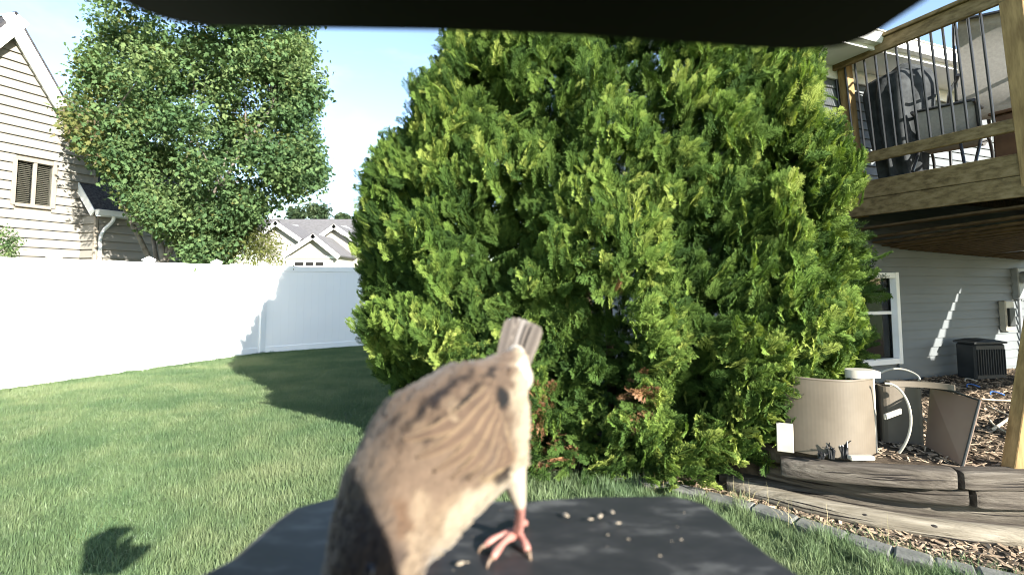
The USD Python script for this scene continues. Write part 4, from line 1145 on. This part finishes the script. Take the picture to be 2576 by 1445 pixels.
for ld in LD:
    limb(arb, 'trunk', [[ld[0], ld[1], max(0, ld[4] * .6) - .03], [ld[0] + rg.normal(0, .03), ld[1] + rg.normal(0, .03), ld[2] * .5], [ld[0], ld[1], ld[2] * .93]], .045, .008, W['bark_dark'], 8, 7)
print('cedar sprays', len(pos))


# ------------------------------------------------------------------ grass
def grass_patch(r, n, R, hmin, hmax, w, lean, m_segments=2):
    vs, fs = [], []
    for k in range(n):
        a = r.uniform(0, 2 * math.pi); q = R * math.sqrt(r.random())
        b = np.array([q * math.cos(a), q * math.sin(a), -0.004])
        yaw = r.uniform(0, 2 * math.pi); s = np.array([math.cos(yaw), math.sin(yaw), 0])
        ld_ = r.uniform(0, 2 * math.pi); l = abs(r.gauss(0, lean)); h = r.uniform(hmin, hmax)
        t = np.array([math.cos(ld_) * l * h, math.sin(ld_) * l * h, 0])
        ww = w * r.uniform(.7, 1.25)
        o = len(vs)
        vs += [b - s * ww / 2, b + s * ww / 2, b + t * .35 + [0, 0, h * .55] - s * ww * .42, b + t * .35 + [0, 0, h * .55] + s * ww * .42, b + t + [0, 0, h * (1 - .25 * l)]]
        fs += [[o, o + 1, o + 3], [o, o + 3, o + 2], [o + 2, o + 3, o + 4]]
    return np.array(vs), np.array(fs)


lr = random.Random(31)
rg = np.random.default_rng(31)
protos = [(grass_patch(lr, 950, .30, .032, .075, .0040, .75), W['blade'], False) for _ in range(5)]
protos += [(grass_patch(lr, 70, .07, .07, .15, .0045, .45), W['blade'], False) for _ in range(3)]
protos += [(grass_patch(lr, 4, .05, .10, .20, .0028, .35), W['dry'], False)]
fence_side = lambda x, y: (x - FA[0]) * fdir[1] - (y - FA[1]) * fdir[0]
back_side = lambda x, y: (x - CRN[0]) * bdir[1] - (y - CRN[1]) * bdir[0]
bedp = sg.Polygon(bed)
ppos, pidx, psc = [], [], []
step = .27
for x in np.arange(-9.5, 6, step):
    for y in np.arange(1.9, 14, step):
        xx, yy = x + rg.uniform(-.1, .1), y + rg.uniform(-.1, .1)
        if fence_side(xx, yy) < .12 or back_side(xx, yy) < .12:
            continue
        if abs(xx) > yy * 1.12 + .5:
            continue
        if bedp.buffer(.12).contains(sg.Point(xx, yy)):
            continue
        if yy > 8.5 and xx > -1:
            continue
        if 1.3 * abs(xx) < 0.0:
            continue
        ppos.append((xx, yy, 0)); pidx.append(rg.integers(0, 5)); psc.append(rg.uniform(.85, 1.2))
el = sg.LineString([p[:2] for p in edge])
for k in range(120):                      # taller uncut grass along the edging and the fence foot
    t = rg.uniform(0.02, .9)
    q = el.interpolate(t, normalized=True)
    ppos.append((q.x + rg.normal(0, .10) - .05, q.y - .13 - abs(rg.normal(0, .13)), 0)); pidx.append(rg.integers(5, 8)); psc.append(rg.uniform(.5, .95))
for k in range(26):
    q = el.interpolate(rg.uniform(.25, .95), normalized=True)
    ppos.append((q.x + rg.normal(0, .06), q.y + rg.uniform(-.12, .16), 0)); pidx.append(8); psc.append(rg.uniform(.7, 1.2))
for k in range(150):
    s = rg.uniform(0, 4.2)
    q = FA[:2] + fdir * s + np.array([fdir[1], -fdir[0]]) * rg.uniform(.05, .16)
    ppos.append((q[0], q[1], 0)); pidx.append(rg.integers(5, 8)); psc.append(rg.uniform(.35, .7))
for k in range(24):
    q = CRN + bdir * rg.uniform(0, 2.6) + np.array([bdir[1], -bdir[0]]) * rg.uniform(.05, .14)
    ppos.append((q[0], q[1], 0)); pidx.append(rg.integers(5, 8)); psc.append(rg.uniform(.3, .5))
for k in range(60):                       # grass in front of the hedge, left of the edging
    ppos.append((rg.uniform(-.1, .95), rg.uniform(3.25, 3.75), 0)); pidx.append(rg.integers(5, 8)); psc.append(rg.uniform(.7, 1.2))
n = len(ppos)
yaw = rg.uniform(0, 2 * np.pi, n)
pi = instancer('/World/grass', protos, np.array(ppos), np.column_stack([np.cos(yaw / 2), np.zeros(n), np.zeros(n), np.sin(yaw / 2)]), np.array(psc), pidx, 'grass_tuft')
for k, val in (('label', 'short sunlit green lawn grass with paler dry patches'), ('category', 'grass'), ('kind', 'stuff')):
    pi.GetPrim().SetCustomDataByKey(k, val)
print('grass patches', n)

# ------------------------------------------------------------------ wood chips
chips = []
for k in range(5):
    v, f = vf(cbox((rnd.uniform(.03, .075), rnd.uniform(.008, .02), rnd.uniform(.003, .006)), .0015))
    v[:, 2] += 8 * v[:, 0] ** 2 * rnd.uniform(-.4, .4)
    chips.append(((v, f), W['chip'], False))
cpos, cs_ = [], []
terp = sg.Polygon(terr)
while len(cpos) < 5200:
    x, y = rg.uniform(1.8, 7.2), rg.uniform(2.75, 6.9)
    if terp.contains(sg.Point(x, y)) and ((np.array([x, y]) - B0) @ dn) > .02 and x < y * 1.15 + .1 and (x > 2.5 or y > 3.2) and rg.uniform() < min(1.0, (4.2 / y) ** 1.2):
        cpos.append((x, y, TER + rg.uniform(.002, .018)))
bd2 = 0
for k in range(1500):
    q = el.interpolate(rg.uniform(.0, .98), normalized=True)
    y = q.y + rg.uniform(.06, .45)
    x = q.x + rg.uniform(-.05, .1)
    cpos.append((x, y, .012 + rg.uniform(.002, .016)))
cpos = np.array(cpos); n = len(cpos)
pi = instancer('/World/wood_chips', chips, cpos, random_quats(n, rg, .28), rg.uniform(.6, 1.25, n), rg.integers(0, 5, n), 'chip')
for k, val in (('label', 'brown and pale wood chip mulch around the deck posts and along the timbers'), ('category', 'wood chips'), ('kind', 'stuff')):
    pi.GetPrim().SetCustomDataByKey(k, val)

# pale sticks lying on the mulch, scraps by the air conditioner
for pts, r, lab in (([(2500, 1078), (2535, 1053), (2562, 1030)], .012, 'thick pale split stick lying on the mulch'), ([(2490, 1056), (2535, 1088), (2590, 1110)], .008, 'long thin stick under the thick split stick'), ([(2482, 1020), (2520, 1036), (2545, 1046)], .007, 'short bleached stick farther back on the mulch'), ([(2470, 1003), (2520, 1006), (2600, 1008)], .008, 'straight pale stick by the air conditioner')):
    single('stick', tube(spline([G(u, v, TER + .025) for u, v in pts], 10), r * np.linspace(1, .6, 10), 7), W['stick'], lab, 'stick', smooth=60)
for u, v, mm, lab in ((2433, 972, 'blue', 'blue plastic scrap on the mulch in front of the air conditioner'), (2428, 958, 'offwhite', 'small white plastic scrap beside the air conditioner'), (2492, 992, 'blue', 'second blue scrap, nearer the wooden post')):
    o = G(u, v, TER + .03)
    single('plastic_scrap', tube(spline([o, o + [.05, .02, .025], o + [.09, -.02, .012], o + [.13, .03, .0]], 12), .006, 6), W[mm], lab, 'scrap', smooth=60)

# ------------------------------------------------------------------ bird feeder: roof, housing, tray, pole
SZ = 0.78                                 # size of the feeder and its bird
TZ = -0.118 * SZ
feeder = Thing('bird_feeder', 'black bird feeder with an overhanging roof and a dark rounded seed tray', 'bird feeder', (0, -.06, 0))
RZ_ = 0.068 * SZ
roof_px = [(60, -330), (230, -60), (300, 0), (365, 32), (430, 54), (520, 66), (700, 71), (1100, 77), (1500, 92), (1900, 121), (2010, 126), (2110, 118), (2190, 92), (2250, 52), (2330, 0), (2410, -80), (2560, -330)]
roof_pts = [G(u, v, 1.46 + RZ_)[:2] for u, v in roof_px]
rp = sg.Polygon([tuple(p) for p in roof_pts] + [(.095, -.07), (-.092, -.07)]).buffer(-.004).buffer(.004)
rv, rf_ = vf(trimesh.creation.extrude_polygon(rp, .010, engine='earcut'))
feeder.part('roof', (rv + [0, 0, 1.46 + RZ_], rf_), W['plastic'])
v, f = vf(trimesh.creation.extrude_polygon(rp.buffer(-.012), .016, engine='earcut'))
feeder.part('roof_top', (v + [0, 0, 1.46 + RZ_ + .010], f), W['plastic'])
HW = 0.109 * SZ
hp = sg.box(-HW, -.068, HW, -.014).buffer(-.018).buffer(.018)
hv, hf = vf(trimesh.creation.extrude_polygon(hp, .185, engine='earcut'))
hv[:, 2] *= (RZ_ - TZ) / .1851
feeder.part('housing', (hv + [0, 0, 1.46 + TZ + .001], hf), W['plastic'])
v, f = vf(trimesh.creation.cylinder(.011, .016, sections=24))
feeder.part('lens_ring', (v[:, [0, 2, 1]] * [1, 1, 1] + [0, -.018, 1.46], f[:, ::-1]), W['plastic'], smooth=40)
tray_px = [(420, 1520), (520, 1442), (600, 1402), (700, 1312), (752, 1274), (860, 1247), (1100, 1258), (1330, 1260), (1480, 1249), (1690, 1247), (1760, 1262), (1810, 1300), (1868, 1352), (1940, 1405), (2000, 1445), (2110, 1520)]
tp = [tuple(G(u, v, 1.46 + TZ)[:2]) for u, v in tray_px]
tpoly = sg.Polygon(tp + [(.100, .08), (.095, -.05), (-.095, -.05), (-.106, .08)]).buffer(-.006).buffer(.006)
tv, tf = vf(trimesh.creation.extrude_polygon(tpoly, .012, engine='earcut'))
W['tray'] = mat('tray_plastic', (0.015, 0.0155, 0.017), (0.023, 0.023, 0.0245), 42, 0.45, 0.35, bump=.08, bump_scale=400, bdist=.001, c3=(0.070, 0.070, 0.068), lo=.40, hi=.66, stretch=(1, 2.2, 1), rot=(0, 0, .5), detail=9.0)
feeder.part('tray', (tv + [0, 0, 1.46 + TZ - .012], tf), W['tray'])
feeder.part('tray_lip', tube([(x, y, 1.46 + TZ - .006) for x, y in list(tpoly.exterior.coords)], .0055, 8, cap=False), W['tray'], smooth=60)
feeder.part('pole', tube([[0, -.03, -.2], [0, -.03, 1.46 + TZ - .01]], .011, 14), W['black'], smooth=60)
# seed husks on the tray
for k, (u, v, s) in enumerate([(1424, 1298, 1.0), (1510, 1300, .9), (1540, 1290, .75), (1486, 1308, .6), (1556, 1318, .6), (1158, 1420, .9)]):
    o = G(u, v, 1.46 + TZ + .001)
    m_, f = vf(trimesh.creation.icosphere(2, .0012 * s)); m_ = m_ * [1.5, .8, .45]
    R = rotm([0, 0, 1], rnd.uniform(0, 3))
    lab = 'seed husk on the tray, ' + ['the brightest and nearest to the bird\'s foot', 'middle one of the bright row', 'bright one at the far end of the row', 'small one just left of the row', 'in front of the bright row', 'pinkish, by the front edge below the belly'][k]
    single('seed_husk', (m_ @ R.T + o + [0, 0, .0006], f), W['seed'], lab, 'seed husk', group='seed husks on the feeder tray', smooth=True)
dv = []
rd = random.Random(77)
for k in range(14):
    o = G(rd.uniform(1120, 1850), rd.uniform(1268, 1440), 1.46 + TZ + .0004)
    s = rd.uniform(.00012, .00045)
    v, f = vf(trimesh.creation.icosphere(0, s)); dv.append((v * [1.6, 1, .4] + o, f))
pth = single('seed_dust', vf(dv), W['seed'], 'fine pale seed dust sprinkled over the dark tray', 'seed dust', kind='stuff')

# ------------------------------------------------------------------ the bird
YS = 0.93 * SZ
PB_ = lambda u, v, y: P(u, v, y * SZ)
axis = [(1283, 925, .262, 40), (1238, 990, .250, 82), (1165, 1065, .236, 140), (1088, 1143, .222, 166), (1012, 1250, .206, 146), (962, 1345, .192, 120), (943, 1425, .178, 112), (930, 1465, .172, 106)]
cen = np.array([P(u, v, y * YS) for u, v, y, r in axis])
rad = np.array([r * y * YS / F_ for u, v, y, r in axis])
parts = []
for k in range(len(axis) - 1):
    pts = []
    for c, r in ((cen[k], rad[k]), (cen[k + 1], rad[k + 1])):
        pts.append(vf(trimesh.creation.icosphere(3, r))[0] + c)
    parts.append(hull(np.vstack(pts)))
flank = [(1268, 985, .242, 52), (1268, 1075, .232, 56), (1262, 1150, .225, 52), (1180, 1215, .215, 62), (1060, 1300, .2, 90)]
fl = [vf(trimesh.creation.icosphere(3, r * y * YS / F_))[0] + P(u, v, y * YS) for u, v, y, r in flank]
parts += [hull(np.vstack([a, b])) for a, b in zip(fl[:-1], fl[1:])]
bm = m3.Manifold.batch_boolean(parts, m3.OpType.Add)
bm = bm.refine_to_length(.0022)
v, f = vf(bm)
tmb = trimesh.Trimesh(v, f, process=True)
trimesh.smoothing.filter_taubin(tmb, lamb=.5, nu=.52, iterations=60)
BV, BF = np.array(tmb.vertices), np.array(tmb.faces)


def sm(x, a, b):
    t = np.clip((x - a) / (b - a), 0, 1)
    return t * t * (3 - 2 * t)


def seg_dist(u, v, pts):
    d = np.full(u.shape, 1e9)
    for (x0, y0), (x1, y1) in zip(pts[:-1], pts[1:]):
        dx, dy = x1 - x0, y1 - y0
        t = np.clip(((u - x0) * dx + (v - y0) * dy) / (dx * dx + dy * dy), 0, 1)
        d = np.minimum(d, np.hypot(u - x0 - t * dx, v - y0 - t * dy))
    return d


def plumage(p):
    """feather colours: streaked brown back and wing, cream belly, grey-brown head with a pale brow"""
    p = np.asarray(p)
    uv = pix(p); u, v = uv[:, 0], uv[:, 1]
    u = u + 14 * (meshkit.noise(p * 330, 3) - .5) * 2
    v = v + 14 * (meshkit.noise(p * 330, 9) - .5) * 2
    col = np.tile(np.array([0.30, 0.225, 0.165]), (len(p), 1))
    nz = meshkit.fbm(p * 190, 3, 4)[:, None]
    col = col * (0.75 + .5 * nz)

    def lay(c, w):
        nonlocal col
        w = np.clip(w, 0, 1)[:, None]
        col = col * (1 - w) + np.array(c) * w
    lay((0.36, 0.275, 0.205), sm(v, 1060, 1180) * sm(u, 900, 980))
    lay((0.28, 0.225, 0.175), sm(1010 - u, 0, 90) * sm(v, 1050, 1150))
    ax = nrm((cen[0] - cen[-1]))
    q = p - cen[0]
    along_ = q @ ax
    st_ = meshkit.noise(np.column_stack([along_ * 190, (p[:, 0] - along_ * ax[0]) * 620, (p[:, 1] - along_ * ax[1]) * 620]), 17)
    lay((0.060, 0.044, 0.036), .22 * sm(st_, .62, .74) * (1 - sm(v, 1080, 1190)) * sm(u, 900, 960))
    lay((0.40, 0.32, 0.24), .5 * sm(1 - st_, .66, .8) * (1 - sm(v, 1100, 1200)))
    # belly and flank
    bl = np.array([(1290, 880), (1292, 960), (1290, 1060), (1296, 1150), (1262, 1205), (1170, 1232), (1120, 1290), (1085, 1360), (1060, 1480)])
    xb = np.interp(v, bl[:, 1], bl[:, 0])
    lay((0.66, 0.57, 0.44), sm(u - xb, -14, 26))
    lay((0.50, 0.40, 0.29), sm(u - xb, -60, 10) * sm(v, 1210, 1260) * (1 - sm(u - xb, -14, 26)))
    # pale edges of the wing feathers, a painted sunlit right edge, then dark centres
    for pts, wd, c, s in (([(1252, 1065), (1268, 1120), (1258, 1165), (1232, 1205)], 15, (0.52, 0.41, 0.27), .9), ([(1143, 1010), (1139, 1060)], 9, (0.50, 0.40, 0.29), .8), ([(1215, 985), (1180, 1030), (1172, 1060)], 9, (0.46, 0.36, 0.25), .6), ([(1010, 1075), (1085, 1070), (1100, 1100)], 8, (0.45, 0.35, 0.25), .6), ([(1292, 950), (1300, 1030)], 10, (.6, .52, .4), .6)):
        lay(c, s * (1 - sm(seg_dist(u, v, pts), wd * .5, wd * 1.4)))
    for pts, wd, s in (([(1264, 996), (1266, 1008)], 17, .95), ([(1178, 1000), (1155, 1024)], 12, .9), ([(1143, 1086), (1142, 1096)], 13, .9), ([(1076, 1090), (1070, 1096)], 12, .85), ([(1062, 1030), (1052, 1044)], 13, .85), ([(1108, 985), (1090, 1015)], 13, .85), ([(1138, 965), (1122, 982)], 11, .8), ([(1182, 940), (1160, 955)], 10, .75), ([(1240, 930), (1222, 938)], 9, .8), ([(1236, 1020), (1246, 1055), (1252, 1092)], 8, .85), ([(1181, 1160), (1183, 1166)], 10, .45), ([(1183, 1194), (1178, 1199)], 10, .45),
                       ([(1000, 1042), (985, 1062)], 10, .7), ([(965, 1075), (950, 1095)], 9, .6), ([(1275, 1150), (1278, 1180), (1258, 1205)], 13, .75), ([(1032, 1062), (1020, 1075)], 9, .7), ([(1110, 1050), (1098, 1072)], 9, .7), ([(1205, 965), (1190, 978)], 9, .75), ([(1075, 1010), (1060, 1020)], 9, .6), ([(1010, 1110), (1000, 1122)], 9, .4)):
        lay((0.035, 0.024, 0.020), min(1, s * 1.08) * (1 - sm(seg_dist(u, v, pts), wd * .7, wd * 1.35)))
    # head
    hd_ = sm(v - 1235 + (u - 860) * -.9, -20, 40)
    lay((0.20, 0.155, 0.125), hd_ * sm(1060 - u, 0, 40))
    lay((0.52, 0.42, 0.31), .85 * (1 - sm(seg_dist(u, v, [(1062, 1250), (1052, 1330), (1030, 1440)]), 12, 30)))
    lay((0.30, 0.20, 0.13), .7 * (1 - sm(seg_dist(u, v, [(1010, 1270), (1020, 1340)]), 10, 26)))
    return np.clip(col ** 1.38 * 0.385 * np.array([.97, .98, 1.0]), 0.005, .9)


W['feather'] = usdkit.material(stage, '/World/Looks/bird_plumage', {
    'a': ('attribute', {'attribute': 'tint'}), 'g': ('geometry', {}), 'n': ('noise_texture', {'scale': 420.0, 'detail': 4.0}), 'b': ('bump', {'strength': .5, 'distance': .001}),
    'p': ('principled_bsdf', {'roughness': .85, 'specular_ior_level': .15, 'sheen_weight': .15})},
    [('a.color', 'p.base_color'), ('g.position', 'n.vector'), ('n.fac', 'b.height'), ('b.normal', 'p.normal')], surface='p.BSDF')
bird = Thing('bird', 'streaked brown sparrow bent over the feeder tray, tail up and head in shadow', 'bird', tuple(G(1300, 1372, 1.46 + TZ)))
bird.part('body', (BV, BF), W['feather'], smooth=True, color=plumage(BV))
# overlapping contour feathers
rg = np.random.default_rng(5)
tmb.fix_normals()
fp_, fi = trimesh.sample.sample_surface(tmb, 4600, seed=5)
fn = np.array(tmb.face_normals)[fi]
tailw = nrm(cen[0] - cen[-1])
fvs, ffs = [], []
uvp = pix(fp_)
for k in range(len(fp_)):
    n_ = fn[k]
    t_ = tailw + rg.normal(0, .16, 3)
    t_ = t_ - n_ * (t_ @ n_)
    if np.linalg.norm(t_) < .15:
        continue
    t_ = nrm(t_); s_ = np.cross(n_, t_)
    L = rg.uniform(.0034, .0056) * (0.65 if uvp[k, 1] > 1280 else 1.0); w_ = L * rg.uniform(.22, .32)
    o = fp_[k]
    pts = [o - n_ * .0003, o + t_ * L * .45 + s_ * w_ + n_ * .0003, o + t_ * L * .85 + s_ * w_ * .6 + n_ * .0006, o + t_ * L + n_ * .0009, o + t_ * L * .85 - s_ * w_ * .6 + n_ * .0006, o + t_ * L * .45 - s_ * w_ + n_ * .0003, o + t_ * L * .5 + n_ * .0006]
    b = len(fvs)
    fvs += pts
    ffs += [[b, b + 1, b + 6], [b + 1, b + 2, b + 6], [b + 2, b + 3, b + 6], [b + 3, b + 4, b + 6], [b + 4, b + 5, b + 6], [b + 5, b, b + 6]]
fvs, ffs = np.array(fvs), np.array(ffs)
fcol = plumage(fvs) * np.repeat(rg.uniform(.9, 1.1, len(fvs) // 7), 7)[:, None]
bird.part('contour_feathers', (fvs, ffs), W['feather'], smooth=True, color=fcol, kind='stuff')
# tail feathers
tb0 = PB_(1280, 945, .248)
for k, (u, v, y) in enumerate([(1285, 804, .275), (1298, 801, .277), (1312, 803, .278), (1327, 808, .277), (1342, 814, .275), (1356, 821, .272)]):
    tip = PB_(u, v, y)
    base = tb0 + np.array([(k - 2.5) * .0017, .0016, 0])
    d = tip - base; L = np.linalg.norm(d); d /= L
    s_ = nrm(np.cross(d, [0, 1, .2]))
    rows = []
    for h, w_ in ((0, .0017), (.3, .0022), (.7, .0026), (.92, .0024), (1.0, .0012)):
        c = base + d * L * h + np.array([0, .0047 * h * h, 0]) + np.array([0, -.0006 * abs(k - 2.5), 0])
        rows += [c - s_ * w_, c + [0, -.0006, 0], c + s_ * w_]
    v_ = np.array(rows); v_ = np.vstack([v_, v_ + [0, .0006, 0]])
    f_ = []
    for r_ in range(4):
        for c_ in range(2):
            a = r_ * 3 + c_
            f_ += [[a, a + 1, a + 4], [a, a + 4, a + 3], [15 + a, 15 + a + 4, 15 + a + 1], [15 + a, 15 + a + 3, 15 + a + 4]]
    cb = np.array([(0.125, 0.105, 0.086), (0.050, 0.041, 0.034), (0.095, 0.080, 0.066)])
    if k in (2, 3):
        cb = np.array([(0.22, 0.20, 0.175), (0.085, 0.075, 0.065), (0.18, 0.16, 0.14)])
    bird.part('tail_feather', (v_, np.array(f_)), W['feather'], smooth=60, color=np.vstack([np.tile(cb, (5, 1))] * 2))
# folded flight feathers lying on the wing, pale-edged
inter = trimesh.ray.ray_triangle.RayMeshIntersector(trimesh.Trimesh(BV, BF, process=False))


def skin(u, v):
    d = nrm(ray(u, v))
    hit = inter.intersects_location([EYE], [d], multiple_hits=False)[0]
    return hit[0] if len(hit) else None


wcol = lambda *c: np.array(c) ** 1.3 * .44
wing_cols = ((-1, wcol(.44, .34, .225)), (-.62, wcol(.27, .195, .14)), (0, wcol(.215, .155, .112)), (.62, wcol(.27, .195, .14)), (1, wcol(.40, .31, .205)))
for k, ((u0, v0), (u1, v1)) in enumerate([((1015, 1105), (1232, 978)), ((1050, 1150), (1243, 992)), ((1095, 1185), (1252, 1010)), ((1140, 1203), (1259, 1030)), ((1182, 1206), (1264, 1052)), ((1218, 1198), (1266, 1080)), ((1246, 1180), (1268, 1110))]):
    rows, cols = [], []
    bad = False
    for h in np.linspace(0, 1, 10):
        du, dv_ = u1 - u0, v1 - v0
        ln_ = math.hypot(du, dv_)
        bow = 26 * math.sin(h * math.pi)
        uc_, vc_ = u0 + du * h - dv_ / ln_ * bow, v0 + dv_ * h + du / ln_ * bow
        w_ = (22 - .9 * k) * (0.25 + 1.5 * h if h < .5 else 1.0) * (1 if h < .8 else (1 - h) / .2 * .8 + .2)
        for j_, cc_ in wing_cols:
            q = skin(uc_ - dv_ / ln_ * w_ * j_, vc_ + du / ln_ * w_ * j_)
            if q is None:
                bad = True
                break
            rows.append(q - nrm(q - EYE) * (.0011 + .00022 * k + (.0003 * (1 - abs(j_)))))
            cols.append(cc_ * (.85 + .3 * rg.random()))
        if bad:
            break
    if bad:
        continue
    f_ = []
    for r_ in range(9):
        for c_ in range(4):
            a = r_ * 5 + c_
            f_ += [[a, a + 1, a + 6], [a, a + 6, a + 5]]
    bird.part('flight_feather', (np.array(rows), np.array(f_)), W['feather'], smooth=True, color=np.array(cols))
# undertail coverts, bright
uc = hull(np.vstack([vf(trimesh.creation.icosphere(2, .0058))[0] + PB_(1300, 950, .236), vf(trimesh.creation.icosphere(2, .0035))[0] + PB_(1298, 890, .252)]))
uc = uc.refine_to_length(.0016); v, f = vf(uc)
bird.part('undertail', (v, f), W['feather'], smooth=True, color=np.tile((.32, .275, .22), (len(v), 1)))


def leg(hip, knee, ankle, toes, feathered):
    bird.part('thigh', tube(spline([hip, (hip + knee) / 2, knee], 10), np.linspace(.0047, .0019, 10), 12), W['feather'], smooth=True, color=np.tile(feathered, (10 * 12 + 2, 1)))
    lg = bird.part('leg', tube(spline([knee, knee * .5 + ankle * .5 + [.0004, 0, 0], ankle], 12), np.linspace(.0017, .0015, 12) + .0003 * (np.linspace(0, 1, 12) > .85), 10), W['pink'], smooth=True)
    for tpt in toes:
        m_ = ankle * .5 + tpt * .5 + [0, 0, .0017]
        pp = spline([ankle, m_, tpt + [0, 0, .0004]], 12)
        bird.part('toe', tube(pp, np.linspace(.0016, .0010, 12) + .00025 * np.sin(np.linspace(0, 9, 12)), 10), W['pink'], parent=lg, smooth=True)
        bird.part('claw', tube(spline([pp[-1], pp[-1] + (pp[-1] - pp[-4]) * .5 + [0, 0, .0006], pp[-1] + (pp[-1] - pp[-4]) * .9 + [0, 0, -.0012]], 6), np.linspace(.0009, .0002, 6), 6), W['beak'], parent=lg, smooth=True)


ztr = 1.46 + TZ
T = lambda u, v: G(u, v, ztr + .0013)
ank = G(1300, 1342, ztr + .0027)
leg(PB_(1285, 1175, .207), PB_(1308, 1268, .2145), ank, [T(1222, 1374), T(1240, 1404), T(1328, 1388), T(1322, 1318)], (.33, .28, .21))
ank2 = G(1075, 1318, ztr + .0027)
leg(PB_(1100, 1230, .222), PB_(1085, 1270, .232), ank2, [T(1040, 1345), T(1078, 1350), T(1110, 1340), T(1085, 1300)], (.22, .17, .12))
# head details: eye, beak
hc = cen[-1]
ee = PB_(897, 1412, .150)
nv = nrm(ee - hc)
ep = cen[-2] * .5 + hc * .5 + nrm(PB_(893, 1413, .12) - (cen[-2] * .5 + hc * .5)) * rad[-1] * 1.02
v, f = vf(trimesh.creation.icosphere(3, .0021))
bird.part('eye', (v + ep, f), W['eye'], smooth=True)
bt_ = np.array([hc[0] - .008, hc[1] - .016, ztr + .0012])
bb = hc + nrm(bt_ - hc) * rad[-1] * .85
v, f = tube([bb, bb * .45 + bt_ * .55, bt_], [.0041, .0028, .0004], 12)
bird.part('beak', (v, f), W['beak'], smooth=True)
